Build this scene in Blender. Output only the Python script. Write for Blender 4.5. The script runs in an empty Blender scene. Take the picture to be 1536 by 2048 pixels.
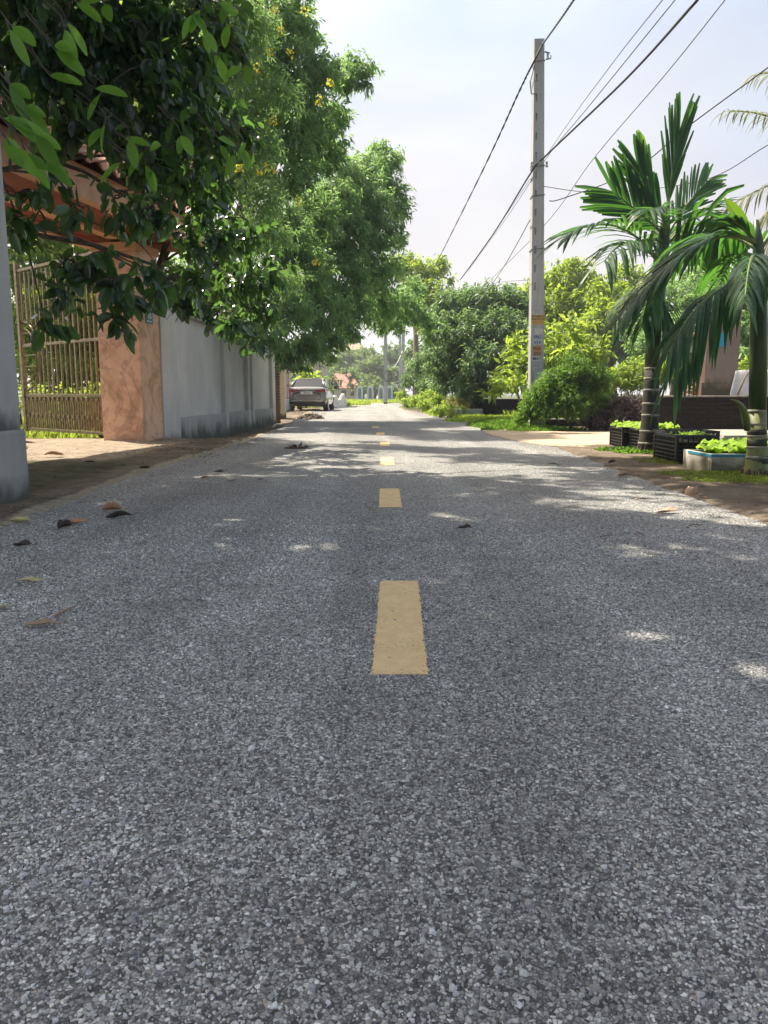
import bpy, bmesh, math, random
import numpy as np
from mathutils import Vector, Matrix, noise as mnoise

random.seed(7); RNG = np.random.default_rng(7)
sc = bpy.context.scene
COL = sc.collection

# ---------------------------------------------------------------- camera
CAM_H = 0.75; FPX = 1539.0; PITCH = math.radians(8.72)
CP, SP = math.cos(PITCH), math.sin(PITCH)
cd = bpy.data.cameras.new('camera'); cam = bpy.data.objects.new('camera', cd); COL.objects.link(cam)
cd.sensor_fit = 'HORIZONTAL'; cd.sensor_width = 36.0; cd.lens = 36.0 * FPX / 1536.0
cd.clip_start = 0.02; cd.clip_end = 3000
cam.location = (0, 0, CAM_H); cam.rotation_euler = (math.radians(90) - PITCH, 0, 0)
sc.camera = cam

# ---------------------------------------------------------------- sky, sun, exposure
SUN = Vector((-0.54, 0.40, 1.0)).normalized()
w = bpy.data.worlds.new('World'); sc.world = w; w.use_nodes = True
nt = w.node_tree; nt.nodes.clear()
sky = nt.nodes.new('ShaderNodeTexSky'); sky.sky_type = 'NISHITA'; sky.sun_disc = False
sky.sun_elevation = math.asin(SUN.z); sky.sun_rotation = math.atan2(SUN.x, SUN.y)
sky.air_density = 1.0; sky.dust_density = 7.0; sky.ozone_density = 1.5; sky.altitude = 0
tc = nt.nodes.new('ShaderNodeTexCoord')
mp = nt.nodes.new('ShaderNodeMapping'); mp.inputs['Scale'].default_value = (1.0, 1.0, 2.6)
nz = nt.nodes.new('ShaderNodeTexNoise'); nz.inputs['Scale'].default_value = 1.7; nz.inputs['Detail'].default_value = 4
nz.inputs['Roughness'].default_value = 0.5
cr = nt.nodes.new('ShaderNodeValToRGB')
cr.color_ramp.elements[0].position = 0.36; cr.color_ramp.elements[0].color = (0.40, 0.40, 0.40, 1)
cr.color_ramp.elements[1].position = 0.66; cr.color_ramp.elements[1].color = (0.84, 0.84, 0.84, 1)
mix = nt.nodes.new('ShaderNodeMixRGB'); mix.inputs[2].default_value = (4.55, 4.85, 5.65, 1)   # thin high cloud
nz2 = nt.nodes.new('ShaderNodeTexNoise'); nz2.inputs['Scale'].default_value = 1.1; nz2.inputs['Detail'].default_value = 2
tint = nt.nodes.new('ShaderNodeValToRGB'); tint.color_ramp.elements[0].position = .42; tint.color_ramp.elements[0].color = (.14, .228, .365, 1)
tint.color_ramp.elements[1].position = .66; tint.color_ramp.elements[1].color = (.245, .245, .29, 1)
sc10 = nt.nodes.new('ShaderNodeVectorMath'); sc10.operation = 'SCALE'; sc10.inputs['Scale'].default_value = 10.0
nt.links.new(mp.outputs[0], nz2.inputs[0]); nt.links.new(nz2.outputs[0], tint.inputs[0]); nt.links.new(tint.outputs[0], sc10.inputs[0]); nt.links.new(sc10.outputs[0], mix.inputs[2])
bg = nt.nodes.new('ShaderNodeBackground'); bg.inputs[1].default_value = 0.078
out = nt.nodes.new('ShaderNodeOutputWorld')
L = nt.links.new
L(tc.outputs['Generated'], mp.inputs[0]); L(mp.outputs[0], nz.inputs[0]); L(nz.outputs[0], cr.inputs[0])
warm = nt.nodes.new('ShaderNodeMixRGB'); warm.blend_type = 'MULTIPLY'; warm.inputs[0].default_value = 1; warm.inputs[2].default_value = (1.72, 1.50, 1.20, 1)   # hazy, milky air
L(cr.outputs[0], mix.inputs[0]); L(sky.outputs[0], warm.inputs[1]); L(warm.outputs[0], mix.inputs[1]); L(mix.outputs[0], bg.inputs[0]); L(bg.outputs[0], out.inputs[0])
sd = bpy.data.lights.new('sun', 'SUN'); sd.energy = 3.9; sd.angle = math.radians(0.6); sd.color = (1.0, 0.91, 0.76)
so = bpy.data.objects.new('sun', sd); COL.objects.link(so)
so.rotation_euler = (-SUN).to_track_quat('-Z', 'Y').to_euler()
vs = sc.view_settings; vs.view_transform = 'Standard'; vs.look = 'None'; vs.gamma = 1; vs.use_curve_mapping = False
vs.exposure = 1.65
sc.cycles.max_bounces = 8; sc.cycles.transparent_max_bounces = 4; sc.cycles.transmission_bounces = 4
sc.cycles.use_denoising = True

# ---------------------------------------------------------------- pixel <-> place helpers (photo pixels, 1536 x 2048)
def ray(u, v):
    a = (u - 768.0) / FPX; b = (1024.0 - v) / FPX
    return a, CP + b * SP, -SP + b * CP
def P(u, v, Y):
    r = ray(u, v); t = Y / r[1]
    return Vector((r[0] * t, Y, CAM_H + r[2] * t))
def G(u, v, z=0.0):
    r = ray(u, v); t = (z - CAM_H) / r[2]
    return Vector((r[0] * t, r[1] * t, z))
def sm(x, a, b):
    t = np.clip((x - a) / (b - a), 0, 1); return t * t * (3 - 2 * t)
def U(a, b): return random.uniform(a, b)

# ---------------------------------------------------------------- materials
MATS = {}
def ramp(nt, pts):
    r = nt.nodes.new('ShaderNodeValToRGB'); e = r.color_ramp.elements
    while len(e) < len(pts): e.new(0.5)
    for el, (p, c) in zip(e, pts):
        el.position = p; el.color = (c[0], c[1], c[2], 1) if not isinstance(c, (int, float)) else (c, c, c, 1)
    return r
def newmat(name):
    m = bpy.data.materials.new(name); m.use_nodes = True; t = m.node_tree
    b = t.nodes['Principled BSDF']; MATS[name] = m
    return m, t, b
def mat(name, c1, c2=None, rough=0.7, scale=8, bump=0.0, bscale=60, metal=0.0, spec=0.4, stretch=(1, 1, 1), lo=0.35, hi=0.65, coat=0, detail=6, space='Object'):
    """two-tone noise material with fine relief"""
    m, t, b = newmat(name); c2 = c2 or c1
    co = t.nodes.new('ShaderNodeTexCoord'); ma = t.nodes.new('ShaderNodeMapping'); ma.inputs['Scale'].default_value = stretch
    if space == 'World':
        ge = t.nodes.new('ShaderNodeNewGeometry'); t.links.new(ge.outputs['Position'], ma.inputs[0])
    else: t.links.new(co.outputs['Object'], ma.inputs[0])
    n = t.nodes.new('ShaderNodeTexNoise'); n.inputs['Scale'].default_value = scale; n.inputs['Detail'].default_value = detail; n.inputs['Roughness'].default_value = 0.62
    t.links.new(ma.outputs[0], n.inputs[0])
    r = ramp(t, [(lo, c1), (hi, c2)]); t.links.new(n.outputs[0], r.inputs[0]); t.links.new(r.outputs[0], b.inputs['Base Color'])
    b.inputs['Roughness'].default_value = rough; b.inputs['Metallic'].default_value = metal
    b.inputs['Specular IOR Level'].default_value = spec; b.inputs['Coat Weight'].default_value = coat
    if bump:
        n2 = t.nodes.new('ShaderNodeTexNoise'); n2.inputs['Scale'].default_value = bscale; n2.inputs['Detail'].default_value = 4
        t.links.new(ma.outputs[0], n2.inputs[0])
        bp = t.nodes.new('ShaderNodeBump'); bp.inputs['Strength'].default_value = 0.6; bp.inputs['Distance'].default_value = bump
        t.links.new(n2.outputs[0], bp.inputs['Height']); t.links.new(bp.outputs[0], b.inputs['Normal'])
    return m
def leafmat(name, cols, trans, tmix=0.35, rough=0.42, spec=0.35):
    """leaf: per-leaf tone from the 'rnd' attribute, light passes through the blade"""
    m, t, b = newmat(name)
    a = t.nodes.new('ShaderNodeAttribute'); a.attribute_name = 'rnd'
    k = len(cols)
    r = ramp(t, [(i / (k - 1), c) for i, c in enumerate(cols)])
    t.links.new(a.outputs['Fac'], r.inputs[0]); t.links.new(r.outputs[0], b.inputs['Base Color'])
    b.inputs['Roughness'].default_value = rough; b.inputs['Specular IOR Level'].default_value = spec
    tr = t.nodes.new('ShaderNodeBsdfTranslucent')
    mx = t.nodes.new('ShaderNodeMixRGB'); mx.blend_type = 'MULTIPLY'; mx.inputs[0].default_value = 1
    r2 = ramp(t, [(0, tuple(x * 0.75 for x in trans)), (1, tuple(min(1, x * 1.25) for x in trans))])
    t.links.new(a.outputs['Fac'], r2.inputs[0]); t.links.new(r2.outputs[0], tr.inputs[0])
    ms = t.nodes.new('ShaderNodeMixShader'); ms.inputs[0].default_value = tmix
    t.links.new(b.outputs[0], ms.inputs[1]); t.links.new(tr.outputs[0], ms.inputs[2])
    t.links.new(ms.outputs[0], t.nodes['Material Output'].inputs[0])
    return m
def plaster(name, base, dark, streak=(1.3, 1.3, 0.30), grime_h=0.35, z0=-0.2, mold=(0.05, 0.055, 0.04)):
    """cement render: mottled, rain streaks, mould rising from the foot (world height)"""
    m, t, b = newmat(name)
    ge = t.nodes.new('ShaderNodeNewGeometry')
    def noise(scale, st=(1, 1, 1), det=6):
        ma = t.nodes.new('ShaderNodeMapping'); ma.inputs['Scale'].default_value = st
        n = t.nodes.new('ShaderNodeTexNoise'); n.inputs['Scale'].default_value = scale; n.inputs['Detail'].default_value = det
        n.inputs['Roughness'].default_value = 0.65
        t.links.new(ge.outputs['Position'], ma.inputs[0]); t.links.new(ma.outputs[0], n.inputs[0]); return n
    n1 = noise(1.3); r1 = ramp(t, [(0.3, tuple(x * 0.80 for x in base)), (0.7, base)]); t.links.new(n1.outputs[0], r1.inputs[0])
    n2 = noise(1.0, streak); r2 = ramp(t, [(0.45, 0.0), (0.80, 0.55)]); t.links.new(n2.outputs[0], r2.inputs[0])
    m1 = t.nodes.new('ShaderNodeMixRGB'); m1.inputs[2].default_value = (*dark, 1)
    t.links.new(r2.outputs[0], m1.inputs[0]); t.links.new(r1.outputs[0], m1.inputs[1])
    se = t.nodes.new('ShaderNodeSeparateXYZ'); t.links.new(ge.outputs['Position'], se.inputs[0])
    mr = t.nodes.new('ShaderNodeMapRange'); mr.inputs[1].default_value = z0; mr.inputs[2].default_value = z0 + grime_h; mr.inputs[3].default_value = 1.0; mr.inputs[4].default_value = 0.0
    t.links.new(se.outputs[2], mr.inputs[0])
    n3 = noise(3.5, (1, 1, 0.6), 8); ad = t.nodes.new('ShaderNodeMath'); ad.operation = 'MULTIPLY_ADD'; ad.inputs[1].default_value = 0.75; 
    t.links.new(mr.outputs[0], ad.inputs[0]); t.links.new(n3.outputs[0], ad.inputs[2])
    r3 = ramp(t, [(0.66, 0.0), (1.10, 0.85)]); t.links.new(ad.outputs[0], r3.inputs[0])
    m2 = t.nodes.new('ShaderNodeMixRGB'); m2.inputs[2].default_value = (*mold, 1)
    mold_r = .75
    t.links.new(r3.outputs[0], m2.inputs[0]); t.links.new(m1.outputs[0], m2.inputs[1]); t.links.new(m2.outputs[0], b.inputs['Base Color'])
    n4 = noise(45, (1, 1, 1), 5); bp = t.nodes.new('ShaderNodeBump'); bp.inputs['Strength'].default_value = 0.5; bp.inputs['Distance'].default_value = 0.006
    t.links.new(n4.outputs[0], bp.inputs['Height']); t.links.new(bp.outputs[0], b.inputs['Normal'])
    b.inputs['Roughness'].default_value = 0.85; b.inputs['Specular IOR Level'].default_value = 0.25
    return m

# ---------------------------------------------------------------- mesh helpers
class MB:
    def __init__(s): s.v = []; s.f = []; s.r = []
    def add(s, vs, fs):
        o = len(s.v); s.v += [tuple(p) for p in vs]; s.f += [tuple(i + o for i in f) for f in fs]; return s
    def box(s, x0, x1, y0, y1, z0, z1, M=None, jit=0):
        vs = [Vector((x, y, z)) for z in (z0, z1) for y in (y0, y1) for x in (x0, x1)]
        if jit: vs = [p + Vector((U(-jit, jit), U(-jit, jit), U(-jit, jit))) for p in vs]
        if M is not None: vs = [M @ p for p in vs]
        return s.add(vs, [(0, 2, 3, 1), (4, 5, 7, 6), (0, 1, 5, 4), (2, 6, 7, 3), (0, 4, 6, 2), (1, 3, 7, 5)])
    def prism(s, poly, z0, z1, M=None):
        n = len(poly)
        vs = [Vector((p[0], p[1], z0)) for p in poly] + [Vector((p[0], p[1], z1)) for p in poly]
        if M is not None: vs = [M @ p for p in vs]
        return s.add(vs, [tuple(range(n))[::-1], tuple(range(n, 2 * n))] + [(i, (i + 1) % n, n + (i + 1) % n, n + i) for i in range(n)])
    def tube(s, pts, rad, n=8, cap=True):
        pts = [Vector(p) for p in pts]
        if isinstance(rad, (int, float)): rad = [rad] * len(pts)
        o = len(s.v); up = Vector((0, 0, 1)); x = None
        for i, p in enumerate(pts):
            d = (pts[min(i + 1, len(pts) - 1)] - pts[max(i - 1, 0)]).normalized()
            if x is None:
                x = d.cross(up)
                if x.length < 1e-3: x = d.cross(Vector((1, 0, 0)))
            x = (x - d * x.dot(d)).normalized(); y = d.cross(x)
            for k in range(n):
                a = 2 * math.pi * k / n
                s.v.append(tuple(p + (x * math.cos(a) + y * math.sin(a)) * rad[i]))
        for i in range(len(pts) - 1):
            for k in range(n):
                a = o + i * n + k; b = o + i * n + (k + 1) % n
                s.f.append((a, b, b + n, a + n))
        if cap:
            s.f.append(tuple(o + k for k in range(n))[::-1]); e = o + (len(pts) - 1) * n
            s.f.append(tuple(e + k for k in range(n)))
        return s
    def build(s, name, m, parent=None, smooth=False, bevel=0, rnd=None):
        me = bpy.data.meshes.new(name); me.from_pydata(s.v, [], s.f); me.update()
        if smooth: me.shade_smooth()
        if m: me.materials.append(m)
        if rnd is not None:
            at = me.attributes.new('rnd', 'FLOAT', 'FACE'); at.data.foreach_set('value', np.full(len(me.polygons), rnd, 'f') if np.isscalar(rnd) else np.asarray(rnd, 'f'))
        o = bpy.data.objects.new(name, me); COL.objects.link(o)
        if parent: o.parent = parent
        if bevel:
            md = o.modifiers.new('bevel', 'BEVEL'); md.width = bevel; md.segments = 2; md.limit_method = 'ANGLE'
        return o
def tag(o, label=None, cat=None, group=None, kind=None):
    if label: o['label'] = label
    if cat: o['category'] = cat
    if group: o['group'] = group
    if kind: o['kind'] = kind
    return o
def thing(name, label, cat, group=None):
    o = bpy.data.objects.new(name, None); o.empty_display_size = 0.1; COL.objects.link(o)
    return tag(o, label, cat, group)
def bez(a, b, c, n):
    a, b, c = Vector(a), Vector(b), Vector(c)
    return [a * (1 - t) ** 2 + b * 2 * t * (1 - t) + c * t * t for t in [i / (n - 1) for i in range(n)]]
def text_obj(s, size, m, parent, M, name='lettering', sx=1.0):
    cu = bpy.data.curves.new('lettering', 'FONT'); cu.body = s; cu.size = size; cu.extrude = 0.0008; cu.align_x = 'CENTER'; cu.align_y = 'CENTER'
    cu.resolution_u = 2; cu.offset = size * 0.015
    to = bpy.data.objects.new('tmp', cu); COL.objects.link(to); dg = bpy.context.evaluated_depsgraph_get(); dg.update()
    me = bpy.data.meshes.new_from_object(to.evaluated_get(dg)); bpy.data.objects.remove(to)
    me.transform(Matrix.Diagonal((sx, 1, 1, 1))); me.transform(M); me.materials.clear(); me.materials.append(m)
    o = bpy.data.objects.new(name, me); COL.objects.link(o); o.parent = parent; return o
FACE = Matrix.Rotation(math.radians(90), 4, 'X')      # text standing upright and facing -Y

# leaves as one mesh: base point, direction, normal, length, width per leaf
def norm(a): return a / np.maximum(np.linalg.norm(a, axis=1, keepdims=True), 1e-9)
def leaves(name, B, D, N, Ln, W, rnd, m, parent=None, shape='diamond', fold=0.18, droop=0.15, kind='stuff'):
    n = len(B); D = norm(D); S = norm(np.cross(D, N)); N = np.cross(S, D)
    Ln = np.broadcast_to(Ln, n)[:, None]; W = np.broadcast_to(W, n)[:, None]
    dz = np.array([[0, 0, -1.0]])
    if shape == 'fine':
        T = np.array([0, .10, .26, .45, .64, .82, .94, 1.0]); Wd_ = np.array([.03, .42, .80, .98, .96, .70, .36, .02]) * .5
        V = []
        for t, w_ in zip(T, Wd_):
            c_ = B + D * Ln * t + dz * Ln * droop * t * t; e_ = S * W * w_; up_ = N * W * fold * w_ * 2
            V += [c_ - e_ + up_, c_, c_ + e_ + up_]
        V = np.stack(V, 1); F = []
        for q in range(len(T) - 1):
            a = q * 3; F += [[a, a + 1, a + 4], [a, a + 4, a + 3], [a + 1, a + 2, a + 5], [a + 1, a + 5, a + 4]]
        F = np.array(F)
    elif shape == 'diamond':
        V = np.stack([B, B + D * Ln * .45 + S * W * .5 + N * W * fold, B + D * Ln + dz * Ln * droop, B + D * Ln * .45 - S * W * .5 + N * W * fold], 1)
        F = np.array([[0, 1, 2], [0, 2, 3]])
    else:   # obovate blade with midrib
        q = 'oval' if shape == 'oval' else 'lance'
        l1, w1, l2, w2 = (.35, .42, .75, .46) if q == 'oval' else (.25, .40, .62, .40)
        V = np.stack([B, B + D * Ln * l1 + S * W * w1 + N * W * fold, B + D * Ln * l2 + S * W * w2 + N * W * fold + dz * Ln * droop * .4,
                      B + D * Ln + dz * Ln * droop, B + D * Ln * l2 - S * W * w2 + N * W * fold + dz * Ln * droop * .4,
                      B + D * Ln * l1 - S * W * w1 + N * W * fold, B + D * Ln * .55 + dz * Ln * droop * .15], 1)
        F = np.array([[0, 1, 6], [1, 2, 6], [2, 3, 6], [3, 4, 6], [4, 5, 6], [5, 0, 6]])
    k = V.shape[1]; nf = len(F)
    faces = (F[None] + (np.arange(n) * k)[:, None, None]).reshape(-1, 3)
    me = bpy.data.meshes.new(name)
    me.vertices.add(n * k); me.vertices.foreach_set('co', V.reshape(-1).astype('f'))
    me.loops.add(len(faces) * 3); me.loops.foreach_set('vertex_index', faces.reshape(-1).astype('i'))
    me.polygons.add(len(faces)); me.polygons.foreach_set('loop_start', np.arange(0, len(faces) * 3, 3, dtype='i'))
    me.update(calc_edges=True)
    at = me.attributes.new('rnd', 'FLOAT', 'FACE'); at.data.foreach_set('value', np.repeat(np.clip(rnd, 0, 1), nf).astype('f'))
    me.materials.append(m)
    if shape != 'diamond': me.shade_smooth()
    o = bpy.data.objects.new(name, me); COL.objects.link(o)
    if parent: o.parent = parent
    if kind: o['kind'] = kind
    return o
def rdir(n):
    return norm(RNG.normal(size=(n, 3)))
def twig_cloud(blobs, dens, per, tw, L0, W0, droop_dir=0.5, hollow=0.45, out_bias=0.8, up_n=0.6, ljit=0.25, flat=0.85):
    """blobs: (centre, radius). Twigs fill each blob shell-first; each twig carries a rosette of leaves."""
    Bs, Ds, Ns, Ls, Ws, Rs = [], [], [], [], [], []
    for c, r in blobs:
        n = max(3, int(dens * r * r)); d = rdir(n)
        lob = 0.80 + 0.22 * np.sin(d[:, 0] * 5.1 + c[0] * 3) * np.cos(d[:, 1] * 4.3 + c[2] * 2) + 0.12 * np.sin(d[:, 2] * 9 + c[1])
        rr = r * lob * (hollow + (1 - hollow) * RNG.random(n) ** 0.45)
        pc = np.array(c)[None] + d * rr[:, None] * np.array([[1, 1, flat]])
        tr = RNG.random(n)
        ax = norm(d * out_bias + rdir(n) * 0.7 + np.array([[0, 0, 0.15]]))
        m = n * per; idx = np.repeat(np.arange(n), per)
        s = RNG.random(m)
        B = pc[idx] + ax[idx] * (s[:, None] - .5) * tw + rdir(m) * tw * 0.12
        D = ax[idx] * 0.6 + rdir(m) * 0.9 + np.array([[0, 0, -droop_dir]])
        N = rdir(m) * 0.75 + np.array([[0, 0, up_n]]) + d[idx] * 0.3
        Bs.append(B); Ds.append(D); Ns.append(N); l = L0 * (1 + ljit * RNG.normal(size=m)).clip(.5, 1.5)
        Ls.append(l); Ws.append(W0 * l / L0); Rs.append(.55 * tr[idx] + .45 * RNG.random(m))
    return [np.concatenate(x) for x in (Bs, Ds, Ns, Ls, Ws, Rs)]
def pxblobs(lst):
    out = []
    for q in lst:
        u, v, Y, r = q[:4]; c = P(u, v, Y); out.append((tuple(c), r * Y / FPX))
    return out
def limbs(root, trunk, trunk_r, targets, m, name='limb', part_r=0.35, fork=0.55):
    """tapered trunk plus limbs running from it to the leaf masses"""
    tk = [Vector(p) for p in trunk]; n = len(tk)
    rr = [trunk_r * (1.25 if i == 0 else 1 - 0.5 * i / (n - 1)) for i in range(n)]
    MB().tube(tk, rr, 12).build('trunk', m, root, smooth=True)
    for tg in targets:
        tg = Vector(tg); i0 = random.randint(max(1, int(n * fork)), n - 1); a = tk[i0]
        mid = (a + tg) / 2 + Vector((U(-.2, .2), U(-.2, .2), (tg - a).length * 0.12))
        pts = bez(a, mid, tg, 7); pts = [pts[0]] + [p + Vector((U(-1, 1), U(-1, 1), U(-1, 1))) * (tg - a).length * 0.015 for p in pts[1:-1]] + [pts[-1]]
        r0 = rr[i0] * part_r * U(.7, 1.2)
        mb = MB().tube(pts, [r0 * (1 - .85 * k / 6) for k in range(7)], 6)
        for _ in range(3):
            j = random.randint(2, 5); q = pts[j] + Vector((U(-1, 1), U(-1, 1), U(-.3, .8))) * (tg - a).length * 0.13
            mb.tube(bez(pts[j], (pts[j] + q) / 2 + Vector((0, 0, .08)), q, 4), [r0 * .4, r0 * .3, r0 * .2, r0 * .08], 5)
        mb.build(name, m, root, smooth=True)
def tree(name, label, cat, blobs, trunk, trunk_r, lm, bark, leaf=(0.14, 0.05), dens=40, per=14, tw=0.35, shape='diamond', group=None, nl=8, **kw):
    root = thing(name, label, cat, group)
    base = Vector(trunk[0]); root.location = base
    tr = [Vector(p) - base for p in trunk]
    bl = [(tuple(Vector(c) - base), r) for c, r in blobs]
    tg = [b[0] for b in (random.sample(bl, nl) if len(bl) > nl else bl)]
    limbs(root, tr, trunk_r, tg, bark)
    B, D, N, Ln, W, R = twig_cloud(bl, dens, per, tw, leaf[0], leaf[1], **kw)
    leaves('crown', B, D, N, Ln, W, R, lm, root, shape)
    return root

# ================================================================ ROAD AND GROUND
EDGE = [(-4, -2.0, -4, 2.05), (0, -2.0, 0, 2.05), (4, -2.05, 4, 2.1), (7.6, -2.22, 7.6, 2.22), (11, -2.1, 11, 2.35), (16, -2.15, 16, 2.6),
        (19, -2.3, 19, 2.5), (24, -2.6, 24, 2.1), (30, -2.9, 30, 1.5), (38, -3.0, 38, 0.85), (45, -2.45, 45, 0.7)]
LX = lambda y: np.interp(y, [e[0] for e in EDGE], [e[1] for e in EDGE])
RX = lambda y: np.interp(y, [e[0] for e in EDGE], [e[3] for e in EDGE])
TAIL = [((-1.5, 51), (1.2, 50)), ((-0.2, 60), (2.8, 55)), ((2.2, 72), (6.0, 62)), ((8, 83), (12, 70)), ((22, 96), (24, 80)), ((60, 115), (60, 98))]

def asphalt_material():
    m, t, b = newmat('asphalt'); N = t.nodes.new; K = t.links.new
    ge = N('ShaderNodeNewGeometry'); fl = N('ShaderNodeMapping'); fl.inputs['Scale'].default_value = (1, 1, 0); K(ge.outputs['Position'], fl.inputs[0])
    vo = N('ShaderNodeTexVoronoi'); vo.inputs['Scale'].default_value = 150; vo.inputs['Randomness'].default_value = 1; K(fl.outputs[0], vo.inputs[0])
    ve = N('ShaderNodeTexVoronoi'); ve.feature = 'DISTANCE_TO_EDGE'; ve.inputs['Scale'].default_value = 150; K(fl.outputs[0], ve.inputs[0])
    bw = N('ShaderNodeSeparateColor'); K(vo.outputs['Color'], bw.inputs[0])
    r = ramp(t, [(0.0, (.085, .083, .079)), (0.45, (.21, .205, .195)), (0.8, (.365, .36, .34)), (1.0, (.70, .69, .65))]); K(bw.outputs[0], r.inputs[0])
    re = ramp(t, [(0.0, 0.45), (0.14, 1.0)]); K(ve.outputs[0], re.inputs[0])
    mu = N('ShaderNodeMixRGB'); mu.blend_type = 'MULTIPLY'; mu.inputs[0].default_value = 1; K(r.outputs[0], mu.inputs[1]); K(re.outputs[0], mu.inputs[2])
    # far from the lens the single stones melt together; patches of wear and dust stay
    n = N('ShaderNodeTexNoise'); n.inputs['Scale'].default_value = 0.55; n.inputs['Detail'].default_value = 7; n.inputs['Roughness'].default_value = .6; K(fl.outputs[0], n.inputs[0])
    rn = ramp(t, [(0.3, .80), (0.7, 1.22)]); K(n.outputs[0], rn.inputs[0])
    m2 = N('ShaderNodeMixRGB'); m2.blend_type = 'MULTIPLY'; m2.inputs[0].default_value = 1; K(mu.outputs[0], m2.inputs[1]); K(rn.outputs[0], m2.inputs[2])
    n2 = N('ShaderNodeTexNoise'); n2.inputs['Scale'].default_value = 38; n2.inputs['Detail'].default_value = 3; K(fl.outputs[0], n2.inputs[0])
    r2 = ramp(t, [(0.35, .72), (0.65, 1.28)]); K(n2.outputs[0], r2.inputs[0])
    m3 = N('ShaderNodeMixRGB'); m3.blend_type = 'MULTIPLY'; m3.inputs[0].default_value = 1; K(m2.outputs[0], m3.inputs[1]); K(r2.outputs[0], m3.inputs[2])
    # sandy dust blown in along the edges
    at = N('ShaderNodeAttribute'); at.attribute_name = 'edge'
    n3 = N('ShaderNodeTexNoise'); n3.inputs['Scale'].default_value = 2.2; n3.inputs['Detail'].default_value = 8; n3.inputs['Roughness'].default_value = .7; K(fl.outputs[0], n3.inputs[0])
    ad = N('ShaderNodeMath'); ad.operation = 'ADD'; K(at.outputs['Fac'], ad.inputs[0]); K(n3.outputs[0], ad.inputs[1])
    r3 = ramp(t, [(1.0, 0.0), (1.6, 0.7)]); K(ad.outputs[0], r3.inputs[0])
    m4 = N('ShaderNodeMixRGB'); m4.inputs[2].default_value = (.25, .21, .17, 1); K(r3.outputs[0], m4.inputs[0]); K(m3.outputs[0], m4.inputs[1])
    wm_ = N('ShaderNodeMapping'); wm_.inputs['Scale'].default_value = (1.15, .07, 0); K(ge.outputs['Position'], wm_.inputs[0])
    wn_ = N('ShaderNodeTexNoise'); wn_.inputs['Scale'].default_value = 1.6; wn_.inputs['Detail'].default_value = 5; K(wm_.outputs[0], wn_.inputs[0]); wr_ = ramp(t, [(.35, .80), (.65, 1.16)]); K(wn_.outputs[0], wr_.inputs[0])
    wx_ = N('ShaderNodeMixRGB'); wx_.blend_type = 'MULTIPLY'; wx_.inputs[0].default_value = 1; K(wr_.outputs[0], wx_.inputs[2])
    K(m4.outputs[0], wx_.inputs[1]); K(wx_.outputs[0], b.inputs['Base Color'])
    bp = N('ShaderNodeBump'); bp.inputs['Strength'].default_value = 0.9; bp.inputs['Distance'].default_value = 0.004
    hm = N('ShaderNodeMath'); hm.operation = 'MULTIPLY'; K(re.outputs[0], hm.inputs[0]); K(bw.outputs[1], hm.inputs[1])
    K(hm.outputs[0], bp.inputs['Height']); K(bp.outputs[0], b.inputs['Normal'])
    b.inputs['Roughness'].default_value = 0.72; b.inputs['Specular IOR Level'].default_value = 0.35
    return m
ASPH = asphalt_material()
def road():
    rows = []; ys = np.concatenate([np.arange(-4, 10, .25), np.arange(10, 45.1, .5)])
    for i, y in enumerate(ys):
        jl, jr = (mnoise.noise(Vector((3.1, y * 1.3, 0))) * .07 + mnoise.noise(Vector((3.1, y * 5, 0))) * .03, mnoise.noise(Vector((9.1, y * 1.3, 0))) * .07 + mnoise.noise(Vector((9.1, y * 5, 0))) * .03)
        rows.append((Vector((LX(y) - .12 + jl, y, 0)), Vector((RX(y) + .12 + jr, y, 0))))
    for a, b in TAIL: rows.append((Vector((*a, 0)), Vector((*b, 0))))
    v, f, e = [], [], []; nc = 10; T = [0, .04, .1, .2, .4, .6, .8, .9, .96, 1.0]; E = [1, .75, .4, .1, 0, 0, .1, .4, .75, 1]
    for a, b in rows:
        for k in range(nc): v.append(a.lerp(b, T[k])); e.append(E[k])
    for i in range(len(rows) - 1):
        for k in range(nc - 1): f.append((i * nc + k, i * nc + k + 1, (i + 1) * nc + k + 1, (i + 1) * nc + k))
    me = bpy.data.meshes.new('road'); me.from_pydata([tuple(p) for p in v], [], f); me.materials.append(ASPH)
    at = me.attributes.new('edge', 'FLOAT', 'POINT'); at.data.foreach_set('value', e)
    o = bpy.data.objects.new('road', me); COL.objects.link(o); o['kind'] = 'structure'; return o
road()

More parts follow.
